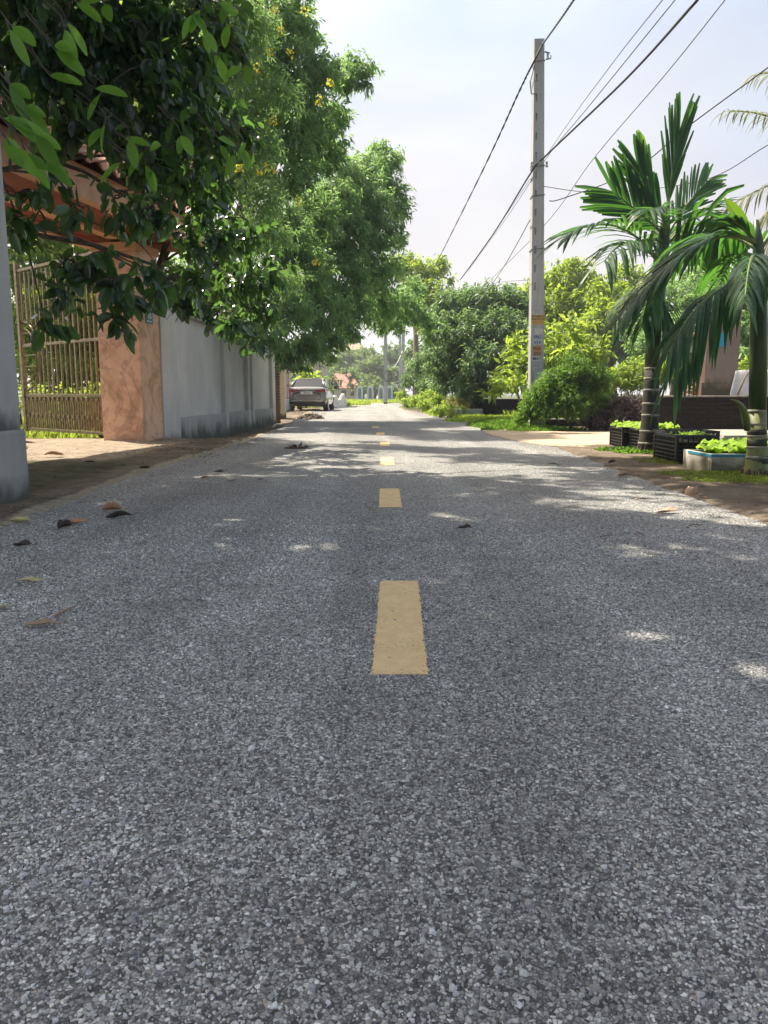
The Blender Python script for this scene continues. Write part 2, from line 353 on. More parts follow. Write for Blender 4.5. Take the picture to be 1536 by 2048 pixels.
# yellow centre dashes: thick paint, ragged where it runs over the stones
def paint_material():
    m, t, b = newmat('road_paint'); N = t.nodes.new; K = t.links.new; ge = N('ShaderNodeNewGeometry')
    def nz_(sc_, d): n = N('ShaderNodeTexNoise'); n.inputs['Scale'].default_value = sc_; n.inputs['Detail'].default_value = d; K(ge.outputs['Position'], n.inputs[0]); return n
    n1 = nz_(14, 6); c = ramp(t, [(.3, (.62, .435, .21)), (.7, (.74, .54, .285))]); K(n1.outputs[0], c.inputs[0])
    n2 = nz_(170, 3); n3 = nz_(7, 3); ad = N('ShaderNodeMath'); ad.operation = 'MULTIPLY_ADD'; ad.inputs[1].default_value = .35; K(n3.outputs[0], ad.inputs[0]); K(n2.outputs[0], ad.inputs[2])
    r = ramp(t, [(.80, 0.0), (.90, .8)]); K(ad.outputs[0], r.inputs[0])
    mx = N('ShaderNodeMixRGB'); mx.inputs[2].default_value = (.13, .11, .085, 1); K(r.outputs[0], mx.inputs[0]); K(c.outputs[0], mx.inputs[1]); K(mx.outputs[0], b.inputs['Base Color'])
    vo = N('ShaderNodeTexVoronoi'); vo.inputs['Scale'].default_value = 130; K(ge.outputs['Position'], vo.inputs[0]); bp = N('ShaderNodeBump'); bp.inputs['Strength'].default_value = .55; bp.inputs['Distance'].default_value = .003
    K(vo.outputs['Distance'], bp.inputs['Height']); K(bp.outputs[0], b.inputs['Normal']); b.inputs['Roughness'].default_value = .75; b.inputs['Specular IOR Level'].default_value = .25
    return m
PAINT = paint_material()
DASH = [(0.052, 1.99, 3.04), (0.044, 5.10, 6.12), (0.036, 8.2, 9.22), (0.012, 11.25, 12.2), (-0.07, 14.3, 15.2), (-0.19, 17.3, 18.2)]
for i, (cx, y0, y1) in enumerate(DASH):
    sk = 0.018 if i == 0 else 0
    n = int((y1 - y0) / .007); Ls, Rs = [], []
    for k in range(n + 1):
        y = y0 + (y1 - y0) * k / n; q = (.007 if random.random() < .25 else .003) if 0 < k < n else 0
        Ls.append((cx - .076 + U(-q, q) + sk * (k / n - .5), y)); Rs.append((cx + .076 + U(-q, q) + sk * (k / n - .5), y))
    v = [(x, y, -.004) for x, y in Ls + Rs] + [(x, y, .0024) for x, y in Ls + Rs]; f = []; n1 = n + 1; h = 2 * n1
    for k in range(n):
        f += [(h + k, h + n1 + k, h + n1 + k + 1, h + k + 1), (k, h + k, h + k + 1, k + 1), (n1 + k, n1 + k + 1, h + n1 + k + 1, h + n1 + k)]
    f += [(0, n1, h + n1, h), (n, h + n, h + n1 + n, n1 + n)]
    mb = MB().add(v, f)
    o = mb.build('lane_dash', PAINT)
    lab = ['long yellow painted road dash nearest to the viewer', 'second nearest yellow painted road dash, in shade', 'third yellow painted road dash, crossed by a strip of sunlight',
           'fourth yellow painted road dash counted from the viewer', 'fifth yellow painted road dash, before the last worn one', 'farthest and most worn yellow painted dash on the road'][i]
    tag(o, lab, 'road marking', 'yellow dashes along the middle of the road')

# stone chips standing proud of the binder in the near road
def chips():
    pts = []
    ys = np.linspace(.55, 4.9, 60)
    for a, b in zip(ys[:-1], ys[1:]):
        ym = (a + b) / 2; hw = .53 * math.sqrt(ym * ym + .56) + .12; dens = 21000 * (1 if ym < 1.9 else (1.9 / ym) ** 1.2) * float(1 - sm(ym, 3.6, 4.9))
        n = int(2 * hw * (b - a) * dens); pts.append(np.stack([RNG.uniform(-hw, hw, n), RNG.uniform(a, b, n)], 1))
    p = np.concatenate(pts)
    cx, y0, y1 = DASH[0]; d_ = np.minimum(.076 - abs(p[:, 0] - cx - .018 * ((p[:, 1] - y0) / (y1 - y0) - .5)), np.minimum(p[:, 1] - y0, y1 - p[:, 1])); p = p[(d_ < -.001) | (RNG.random(len(p)) < np.where(d_ < .005, .55, .045))]
    n = len(p); k = 5
    size = np.exp(RNG.normal(math.log(.0028), .34, n)).clip(.0018, .0105)
    far = (p[:, 1] > 1.9); size = np.where(far, size * (1 + .12 * (p[:, 1] - 1.9)), size)
    ang = np.sort(RNG.random((n, k)) * .9 + np.arange(k) * 1.0, axis=1) / k * 2 * math.pi + RNG.random((n, 1)) * 6.28
    rad = size[:, None] * RNG.uniform(.72, 1.25, (n, k)); el = RNG.uniform(.65, 1.0, (n, 1)); ro = RNG.random((n, 1)) * 3.14
    X = np.cos(ang) * rad; Y = np.sin(ang) * rad * el
    X, Y = X * np.cos(ro) - Y * np.sin(ro), X * np.sin(ro) + Y * np.cos(ro)
    top = RNG.uniform(.55, .85, (n, 1)); hgt = size[:, None] * RNG.uniform(.15, .75, (n, 1)); tx = RNG.normal(0, .28, (n, 1)); ty = RNG.normal(0, .28, (n, 1))
    ox, oy = RNG.normal(0, .12, (2, n, 1)) * size[:, None]
    lowz = np.full((n, k), -.003)
    hi = hgt + X * top * tx + Y * top * ty
    V = np.concatenate([np.stack([X + p[:, :1], Y + p[:, 1:], lowz], 2), np.stack([X * top + ox + p[:, :1], Y * top + oy + p[:, 1:], np.maximum(hi, .0004)], 2)], 1)
    me = bpy.data.meshes.new('road_chips'); me.vertices.add(n * 10); me.vertices.foreach_set('co', V.reshape(-1).astype('f'))
    F = [5, 6, 7, 8, 9]
    for j in range(5): F += [j, (j + 1) % 5, 5 + (j + 1) % 5, 5 + j]
    F = np.array(F)[None] + (np.arange(n) * 10)[:, None]; starts = (np.array([0, 5, 9, 13, 17, 21])[None] + (np.arange(n) * 25)[:, None]).reshape(-1)
    me.loops.add(n * 25); me.loops.foreach_set('vertex_index', F.reshape(-1).astype('i'))
    me.polygons.add(n * 6); me.polygons.foreach_set('loop_start', starts.astype('i')); me.update(calc_edges=True)
    tone = RNG.random(n); at = me.attributes.new('rnd', 'FLOAT', 'FACE'); at.data.foreach_set('value', np.repeat(tone, 6).astype('f'))
    m, t, b = newmat('stone_chip'); a = t.nodes.new('ShaderNodeAttribute'); a.attribute_name = 'rnd'
    r = ramp(t, [(0, (.065, .064, .063)), (.20, (.24, .237, .232)), (.6, (.41, .405, .395)), (.86, (.60, .595, .57)), (.935, (.36, .31, .26)), (.965, (.64, .64, .62)), (1, (.80, .80, .78))]); t.links.new(a.outputs['Fac'], r.inputs[0])
    ge = t.nodes.new('ShaderNodeNewGeometry'); nn = t.nodes.new('ShaderNodeTexNoise'); nn.inputs['Scale'].default_value = 260; nn.inputs['Detail'].default_value = 3; t.links.new(ge.outputs['Position'], nn.inputs[0])
    n5 = t.nodes.new('ShaderNodeTexNoise'); n5.inputs['Scale'].default_value = 3.1; n5.inputs['Detail'].default_value = 5; t.links.new(ge.outputs['Position'], n5.inputs[0])
    r2 = ramp(t, [(.3, .7), (.7, 1.25)]); t.links.new(nn.outputs[0], r2.inputs[0]); r5 = ramp(t, [(.32, .74), (.68, 1.2)]); t.links.new(n5.outputs[0], r5.inputs[0])
    mu = t.nodes.new('ShaderNodeMixRGB'); mu.blend_type = 'MULTIPLY'; mu.inputs[0].default_value = 1; t.links.new(r.outputs[0], mu.inputs[1]); t.links.new(r2.outputs[0], mu.inputs[2])
    m6 = t.nodes.new('ShaderNodeMixRGB'); m6.blend_type = 'MULTIPLY'; m6.inputs[0].default_value = 1; t.links.new(mu.outputs[0], m6.inputs[1]); t.links.new(r5.outputs[0], m6.inputs[2])
    N = t.nodes.new; K = t.links.new
    wm_ = N('ShaderNodeMapping'); wm_.inputs['Scale'].default_value = (1.15, .07, 0); K(ge.outputs['Position'], wm_.inputs[0])
    wn_ = N('ShaderNodeTexNoise'); wn_.inputs['Scale'].default_value = 1.6; wn_.inputs['Detail'].default_value = 5; K(wm_.outputs[0], wn_.inputs[0]); wr_ = ramp(t, [(.35, .80), (.65, 1.16)]); K(wn_.outputs[0], wr_.inputs[0])
    wx_ = N('ShaderNodeMixRGB'); wx_.blend_type = 'MULTIPLY'; wx_.inputs[0].default_value = 1; K(wr_.outputs[0], wx_.inputs[2])
    K(m6.outputs[0], wx_.inputs[1]); K(wx_.outputs[0], b.inputs['Base Color']); b.inputs['Roughness'].default_value = .62; b.inputs['Specular IOR Level'].default_value = .4
    me.materials.append(m); o = bpy.data.objects.new('road_chips', me); COL.objects.link(o)
    tag(o, 'small grey and white stone chips bedded in the road surface', 'stone chips', kind='stuff')
chips()

# ground sheet with verges, garden soil and the dip in front of the boundary wall
def gz(x, y):
    x = np.asarray(x, float); y = np.asarray(y, float)
    l, r = LX(y), RX(y)
    dl = l - x; dr = x - r; out = np.maximum(dl, dr)          # metres beyond the asphalt edge
    z = -.05 + .068 * sm(out, -.10, .22)
    dip = sm(y, 12.6, 15.2) * (1 - sm(y, 25, 31)) * sm(-x, 2.15, 3.1)
    z = z - .20 * dip - .07 * sm(x, 2.0, 2.5) * sm(y, 11.1, 11.6) * (1 - sm(y, 16.3, 16.9)) * (1 - sm(x, 7.0, 7.4))
    return z
def gzf(x, y): return float(gz(x, y))
def ground():
    xs = np.concatenate([[-600, -200, -80, -40, -20, -12], np.arange(-9, -5, .4), np.arange(-5, 6, .1), np.arange(6, 10, .4), [12, 20, 40, 80, 200, 600]])
    ys = np.concatenate([[-60, -15, -6], np.arange(-4, 0, .5), np.arange(0, 20, .1), np.arange(20, 46, .35), np.arange(46, 120, 4), [140, 200, 400, 1200]])
    X, Y = np.meshgrid(xs, ys); Z = gz(X, np.minimum(Y, 45))
    far = Y > 45; Z = np.where(far, -.03, Z); 
    nx, ny = len(xs), len(ys); flat = np.stack([X, Y, Z], 2).reshape(-1, 3)
    near = (abs(flat[:, 0]) < 10) & (flat[:, 1] < 45)
    for i in np.nonzero(near)[0]:
        x, y, z = flat[i]; nn = mnoise.noise(Vector((x * 1.7, y * 1.7, 0))) * .030 + mnoise.noise(Vector((x * 6, y * 6, 3))) * .012 + mnoise.noise(Vector((x * 17, y * 17, 5))) * .005
        o_ = max(float(LX(y)) - x, x - float(RX(y))); flat[i, 2] += nn * float(sm(o_, -.12, .1))
    idx = np.arange(nx * ny).reshape(ny, nx); F = np.stack([idx[:-1, :-1], idx[:-1, 1:], idx[1:, 1:], idx[1:, :-1]], 2).reshape(-1, 4)
    me = bpy.data.meshes.new('ground'); me.from_pydata(flat.tolist(), [], F.tolist()); me.shade_smooth()
    x, y = flat[:, 0], flat[:, 1]; ed = np.maximum(LX(y) - x, x - RX(y))
    A = {'sand': (1 - sm(ed, .05, .42)) * np.where(x < 0, 1.0, .35), 'moss': sm(-x, 2.2, 3.1) * (1 - sm(y, 7.6, 9.4)), 'green': np.where(y > 45, 1.0, np.clip(sm(x, 4.8, 7.0) + sm(y, 23, 27) * sm(ed, .1, .6) * (x > 0) + sm(-x, 6.5, 8), 0, 1)),
         'pale': sm(-x, 2.6, 3.4) * sm(y, 7.2, 8.6) * (1 - sm(y, 12.4, 13.2))}
    for k, a in A.items():
        at = me.attributes.new(k, 'FLOAT', 'POINT'); at.data.foreach_set('value', a.astype('f'))
    m, t, b = newmat('soil'); N = t.nodes.new; K = t.links.new; ge = N('ShaderNodeNewGeometry')
    def nz_(s, d=8, ro=.65): n = N('ShaderNodeTexNoise'); n.inputs['Scale'].default_value = s; n.inputs['Detail'].default_value = d; n.inputs['Roughness'].default_value = ro; K(ge.outputs['Position'], n.inputs[0]); return n
    n1 = nz_(1.6); c = ramp(t, [(.3, (.072, .057, .043)), (.5, (.145, .115, .085)), (.7, (.24, .19, .14))]); K(n1.outputs[0], c.inputs[0]); cur = c.outputs[0]
    def layer(attr, col_lo, col_hi, s, lo, hi, amt=1.0):
        nonlocal cur
        a = N('ShaderNodeAttribute'); a.attribute_name = attr; n = nz_(s); ad = N('ShaderNodeMath'); ad.operation = 'MULTIPLY_ADD'; ad.inputs[1].default_value = .6; K(n.outputs[0], ad.inputs[0]); K(a.outputs['Fac'], ad.inputs[2])
        r = ramp(t, [(lo, 0.0), (hi, amt)]); K(ad.outputs[0], r.inputs[0])
        n2 = nz_(s * 4.3); cc = ramp(t, [(.35, col_lo), (.65, col_hi)]); K(n2.outputs[0], cc.inputs[0])
        mx = N('ShaderNodeMixRGB'); K(r.outputs[0], mx.inputs[0]); K(cur, mx.inputs[1]); K(cc.outputs[0], mx.inputs[2]); cur = mx.outputs[0]
    layer('pale', (.20, .16, .12), (.34, .28, .21), 1.1, .7, 1.1, .9)
    layer('moss', (.028, .034, .016), (.085, .080, .045), 1.4, .55, 1.05, .95)
    layer('green', (.035, .05, .018), (.09, .10, .035), .8, .6, 1.1)
    layer('sand', (.26, .22, .155), (.38, .33, .24), 2.6, .85, 1.4, .85)
    n9 = nz_(28, 5); r9 = ramp(t, [(.3, .72), (.7, 1.2)]); K(n9.outputs[0], r9.inputs[0]); mm = N('ShaderNodeMixRGB'); mm.blend_type = 'MULTIPLY'; mm.inputs[0].default_value = 1; K(cur, mm.inputs[1]); K(r9.outputs[0], mm.inputs[2])
    K(mm.outputs[0], b.inputs['Base Color']); b.inputs['Roughness'].default_value = .95; b.inputs['Specular IOR Level'].default_value = .15
    n8 = nz_(70, 6); bp = N('ShaderNodeBump'); bp.inputs['Distance'].default_value = .012; bp.inputs['Strength'].default_value = .8; K(n8.outputs[0], bp.inputs['Height']); K(bp.outputs[0], b.inputs['Normal'])
    me.materials.append(m); o = bpy.data.objects.new('ground', me); COL.objects.link(o); o['kind'] = 'structure'
ground()

# concrete driveway on the right, cast in worn slabs
CONC = plaster('driveway_concrete', (.46, .36, .26), (.30, .225, .16), streak=(3, 1.2, 1), grime_h=.01, z0=-1)
def driveway():
    P0 = []
    C0 = [(2.05, 16.0), (1.95, 14.2), (2.1, 12.4), (2.35, 11.3), (2.9, 10.75), (3.9, 11.3), (7.5, 11.7), (7.5, 17.1), (4.1, 17.0), (2.9, 16.6)]
    for q in range(len(C0)):
        a, b = Vector(C0[q]), Vector(C0[(q + 1) % len(C0)]); k = max(2, int((b - a).length / .12))
        for i in range(k): p = a.lerp(b, i / k); P0.append((p.x + mnoise.noise(Vector((p.x * 3, p.y * 3, 1))) * .10 + U(-.012, .012), p.y + mnoise.noise(Vector((p.x * 3, p.y * 3, 7))) * .10 + U(-.012, .012)))
    mb = MB(); mb.prism(P0, -.05, .012); o = mb.build('driveway', CONC); o['kind'] = 'structure'
    for k, poly in enumerate([[(4.4, 11.05), (4.42, 11.05), (3.9, 16.45), (3.88, 16.45)], [(2.35, 13.9), (7.5, 13.95), (7.5, 13.97), (2.35, 13.92)]]):
        pass
driveway()

# ================================================================ LEFT: BOUNDARY WALL
WALLM = plaster('wall_render', (.60, .575, .54), (.31, .295, .265), z0=-.25, grime_h=.45)
PLINM = plaster('plinth_render', (.42, .42, .40), (.20, .20, .17), z0=-.28, grime_h=.62)
def boundary_wall():
    A = Vector((-3.60, 12.70, 0)); B = Vector((-3.37, 24.2, 0)); d = (B - A); ln = d.length; d.normalize()
    M = Matrix.Translation(A) @ Matrix.Rotation(math.atan2(d.y, d.x), 4, 'Z')   # local x runs along the wall, +y is away from the road
    r = thing('boundary_wall', 'tall grey cement rendered wall with recessed panels and mouldy plinth beside the road', 'wall')
    r.matrix_world = M
    # local +y = rotate(+x by 90deg) = to the left (away from road): good
    def bx(nm, x0, x1, y0, y1, z0, z1, m, bev=.008): return MB().box(x0, x1, y0, y1, z0, z1).build(nm, m, r, bevel=bev)
    pil = [(0, .95), (4.55, 4.86), (7.15, 7.42), (7.72, 7.95), (10.95, ln)]
    zt = 2.14
    for a, b in pil: bx('pilaster', a, b, 0, .24, -.5, zt, WALLM)
    for (a, b), (c, e) in zip(pil[:-1], pil[1:]):
        bx('panel', b, c, .10, .22, .30, zt - .003, WALLM, 0)
        bx('plinth', b, c, .004, .235, -.5, .33, PLINM)
    bx('coping', -.02, ln + .03, -.035, .28, zt, zt + .07, PLINM, .012)
boundary_wall()

# ================================================================ LEFT: GATEWAY
def marble():
    m, t, b = newmat('pink_marble_tile'); N = t.nodes.new; K = t.links.new; ge = N('ShaderNodeNewGeometry')
    n = N('ShaderNodeTexNoise'); n.inputs['Scale'].default_value = 2.2; n.inputs['Detail'].default_value = 7; n.inputs['Distortion'].default_value = 1.2; K(ge.outputs['Position'], n.inputs[0])
    c = ramp(t, [(.30, (.42, .24, .12)), (.44, (.66, .37, .23)), (.60, (.75, .45, .30)), (.78, (.64, .43, .36))]); K(n.outputs[0], c.inputs[0])
    n2 = N('ShaderNodeTexNoise'); n2.inputs['Scale'].default_value = 1.5; n2.inputs['Detail'].default_value = 5; n2.inputs['Distortion'].default_value = 2.0; K(ge.outputs['Position'], n2.inputs[0])
    v = ramp(t, [(.475, 0.0), (.497, .42), (.503, .42), (.56, 0.0)]); K(n2.outputs[0], v.inputs[0])
    mx = N('ShaderNodeMixRGB'); mx.inputs[2].default_value = (.22, .10, .07, 1); K(v.outputs[0], mx.inputs[0]); K(c.outputs[0], mx.inputs[1])
    K(mx.outputs[0], b.inputs['Base Color']); b.inputs['Roughness'].default_value = .38; b.inputs['Specular IOR Level'].default_value = .45
    return m
MARB = marble()
REDP = mat('red_paint', (.17, .026, .016), (.25, .045, .028), rough=.6, scale=3, space='World')
PEACH = mat('peach_paint', (.52, .27, .16), (.66, .38, .25), rough=.7, scale=3, space='World', bump=.002)
TERRA = mat('terracotta_tile', (.33, .15, .10), (.48, .27, .21), rough=.85, scale=7, bump=.004)
BRASS = mat('gate_steel', (.13, .095, .05), (.26, .195, .11), rough=.38, metal=.75, scale=14)
GP = Vector((-3.75, 12.05, 0)); GM = Matrix.Translation(GP) @ Matrix.Rotation(math.radians(-11), 4, 'Z')   # local +y runs away along the road
def gateway():
    r = thing('gateway', 'gateway with pink marble pillar and red and peach canopy roofed in terracotta tiles', 'gateway'); r.matrix_world = GM
    MB().box(-.69, 0, 0, .69, -.05, 3.02).build('pillar', MARB, r, bevel=.006)
    MB().box(-.72, .03, -.03, .72, 2.90, 3.02).build('capital', PEACH, r, bevel=.01)
    # canopy: beams round a red soffit, running from the pillar towards the viewer
    y0, y1 = -5.4, 1.0
    MB().box(-.95, .55, y0 + .12, y1 - .12, 3.14, 3.34).build('soffit', REDP, r)
    MB().box(.55, .70, y0, y1, 3.03, 3.40).build('fascia', PEACH, r, bevel=.01)
    MB().box(-1.10, -.95, y0, y1, 3.03, 3.40).build('fascia', PEACH, r, bevel=.01)
    MB().box(-.95, .55, y1 - .12, y1, 3.025, 3.395).build('fascia', PEACH, r)
    MB().box(-.42, -.24, y0 + .12, y1 - .12, 3.06, 3.139).build('beam', PEACH, r, bevel=.006)
    # tiled roof, two slopes
    sl = math.radians(33); tile = None; cnt = 0
    ridge_x = -.20; half = 1.05
    for side in (1, -1):
        MB().add([(ridge_x, y0 - .1, 3.40 + half * math.tan(sl) - .02), (ridge_x, y1 + .1, 3.40 + half * math.tan(sl) - .02), (ridge_x + side * half, y1 + .1, 3.38), (ridge_x + side * half, y0 - .1, 3.38)], [(0, 1, 2, 3)] if side < 0 else [(3, 2, 1, 0)]).build('roof_deck', REDP, r)
        for i in range(7):
            for j in range(20):
                if side < 0 and j % 2: continue
                s = (i + .5) / 7 * half / math.cos(sl); 
                x = ridge_x + side * s * math.cos(sl); z = 3.40 + (half * math.tan(sl)) - s * math.sin(sl) + .015
                y = y0 + (j + .5) * (y1 - y0) / 20
                if tile is None:
                    mb = MB(); n = 6; pv = []
                    for e, (xx, hh) in enumerate(((-.13, .0), (.13, .022))):
                        for q in range(n + 1):
                            a = q / n; yy = (a - .5) * .315; zz = hh + .035 * math.sin(a * 2 * math.pi)
                            pv.append((xx, yy, zz)); 
                    for e, (xx, hh) in enumerate(((-.13, .0), (.13, .022))):
                        for q in range(n + 1):
                            a = q / n; yy = (a - .5) * .315; zz = hh + .035 * math.sin(a * 2 * math.pi) - .016
                            pv.append((xx, yy, zz))
                    fs = []
                    for q in range(n):
                        fs += [(q, n + 1 + q, n + 2 + q, q + 1), (2 * (n + 1) + q + 1, 3 * (n + 1) + q + 1, 3 * (n + 1) + q, 2 * (n + 1) + q), (n + 1 + q, 3 * (n + 1) + q, 3 * (n + 1) + q + 1, n + 2 + q), (q + 1, 2 * (n + 1) + q + 1, 2 * (n + 1) + q, q)]
                    tile = mb.add(pv, fs).build('roof_tile', TERRA, r); o = tile
                else:
                    o = tile.copy(); COL.objects.link(o); o.parent = r
                o.location = (x, y, z); o.rotation_euler = (0, sl * side + (0 if side > 0 else math.pi * 0), 0) if side > 0 else (0, -sl, 0)
                if side < 0: o.scale = (-1, 1, 1)
                o.rotation_euler.z += U(-.02, .02)
    MB().tube([(ridge_x, y0 - .1, 3.42 + half * math.tan(sl)), (ridge_x, y1 + .1, 3.42 + half * math.tan(sl))], .09, 10).build('ridge_cap', TERRA, r, smooth=True)
gateway()
def number_plate():
    blue = mat('blue_enamel', (.02, .19, .33), (.025, .24, .40), rough=.35); white = mat('white_enamel', (.8, .82, .82), rough=.5)
    r = thing('house_number_plate', 'small blue plate with white number 10 on the pink gate pillar', 'sign')
    # on the right-hand face of the pillar (local +x), facing the road
    R = GM @ Matrix.Translation((.004, .33, 1.93)) @ Matrix.Rotation(math.radians(90), 4, 'Z'); r.matrix_world = R
    MB().box(-.115, .115, -.008, 0, -.09, .09).build('plate', blue, r, bevel=.004)
    text_obj('10', .13, white, r, Matrix.Translation((0, -.0095, .022)) @ FACE)
    for i in range(7): MB().box(-.085 + i * .025, -.068 + i * .025, -.0100, -.0085, -.066, -.047).build('lettering', white, r)
number_plate()
def gate_leaf():
    r = thing('gate_leaf', 'bronze coloured steel gate leaf of tall bars with a ring ornament, swung inwards', 'gate')
    A = Vector((-4.42, 12.55, .06)); B = Vector((-6.75, 14.6, .06)); d = B - A; ln = d.length
    r.matrix_world = Matrix.Translation(A) @ Matrix.Rotation(math.atan2(d.y, d.x), 4, 'Z')
    bx = lambda nm, x0, x1, y0, y1, z0, z1, rt=None: MB().box(x0, x1, y0, y1, z0, z1).build(nm, BRASS, r, bevel=.004)
    H0 = 2.95
    bx('frame_post', 0, .09, -.04, .04, 0, H0); bx('frame_post', ln - .09, ln, -.04, .04, 0, H0 + .1)
    for z in (.0, .62, 1.52, 2.86): bx('rail', .09, ln - .09, -.025, .025, z + .02, z + .07)
    n = 17; cx, cz, R_ = ln - .12, 1.38, .62
    for k in range(n):
        x = .20 + k * (ln - .38) / (n - 1); w_ = .034 if k % 5 else .05
        dx = abs(x - cx)
        if dx < R_:
            h = math.sqrt(R_ * R_ - dx * dx); bx('bar', x - w_ / 2, x + w_ / 2, -.013, .013, .07, cz - h); bx('bar', x - w_ / 2, x + w_ / 2, -.013, .013, cz + h, H0 - .09)
        else: bx('bar', x - w_ / 2, x + w_ / 2, -.013, .013, .07, H0 - .09)
        if k < n - 1:
            xm = x + (ln - .38) / (n - 1) / 2
            MB().box(xm - .012, xm + .012, -.01, .01, .08, .62).build('picket', BRASS, r)
        MB().tube([(x, -.03, .30), (x, .03, .30)], .036, 8).build('collar', BRASS, r)
        MB().tube([(x, -.03, .60), (x, .03, .60)], .032, 8).build('collar', BRASS, r)
    for q in (1.0, .80):
        MB().tube([(cx + math.cos(a) * R_ * q, 0, cz + math.sin(a) * R_ * q) for a in np.linspace(math.pi * .5, math.pi * 1.5, 20)], .02, 6).build('ring', BRASS, r, smooth=True)
    for k in range(5):
        z = cz - .40 + k * .2; h = math.sqrt(max(.01, (R_ * .8) ** 2 - (z - cz) ** 2)); bx('rung', cx - h, cx, -.012, .012, z, z + .022)
gate_leaf()

def near_column():
    m = plaster('column_render', (.50, .49, .47), (.22, .215, .20), z0=.3, grime_h=.45); m2 = plaster('column_plinth_render', (.40, .39, .37), (.12, .12, .105), z0=-.05, grime_h=.30)
    r = thing('gate_column', 'pale grey cement column on a mouldy rounded plinth at the left edge of the road', 'column')
    r.location = (-3.08, 5.30, 0)
    def rr(w, d, rad, n=7):
        p = []
        for cx, cy, a0 in ((w - rad, -d + rad, -90), (w - rad, d - rad, 0), (-w + rad, d - rad, 90), (-w + rad, -d + rad, 180)):
            for k in range(n): a = math.radians(a0 + 90 * k / (n - 1)); p.append((cx + math.cos(a) * rad, cy + math.sin(a) * rad))
        return p
    mb = MB(); a = rr(.54, .36, .22); b = rr(.53, .35, .20); n = len(a)
    mb.add([(x, y, -.06) for x, y in a] + [(x, y, .30) for x, y in b] + [(x, y, .485) for x, y in b] + [(x * .98, y * .98, .50) for x, y in b],
           [(i + k * n, (i + 1) % n + k * n, (i + 1) % n + (k + 1) * n, i + (k + 1) * n) for k in range(3) for i in range(n)] + [tuple(range(3 * n, 4 * n))])
    mb.build('plinth', m2, r, smooth=False)
    MB().prism(rr(.46, .29, .015, 3), .50, 3.3).build('shaft', m, r)
near_column()
def dark_bin():
    bl = mat('black_plastic', (.012, .013, .014), (.03, .03, .032), rough=.5, scale=20); wh = mat('white_sheet', (.62, .66, .70), rough=.6, bump=.01, bscale=12)
    r = thing('louvred_crate_stack', 'tall black slatted stack under a white sheet behind the near column', 'crate stack'); r.location = (-5.98, 12.1, 0)
    MB().box(-.32, .18, -.2, .2, 0, .92).build('core', bl, r)
    for k in range(9): MB().box(-.33, .19, -.225, -.2, .06 + k * .1, .12 + k * .1).build('slat', bl, r)
    MB().box(-.36, .22, -.25, .24, .92, .97).build('sheet', wh, r, bevel=.02)
    wd = mat('raw_wood', (.33, .26, .14), (.48, .40, .24), rough=.8, scale=4, stretch=(1, 8, 1))
    o = MB().box(-.05, .05, -.02, .02, 0, 1.15).build('wooden_board', wd); o.location = (-4.85, 10.4, .0); o.rotation_euler = (math.radians(-4), math.radians(-38), 0)
    tag(o, 'pale wooden board leaning behind the near grey column', 'board')
dark_bin()

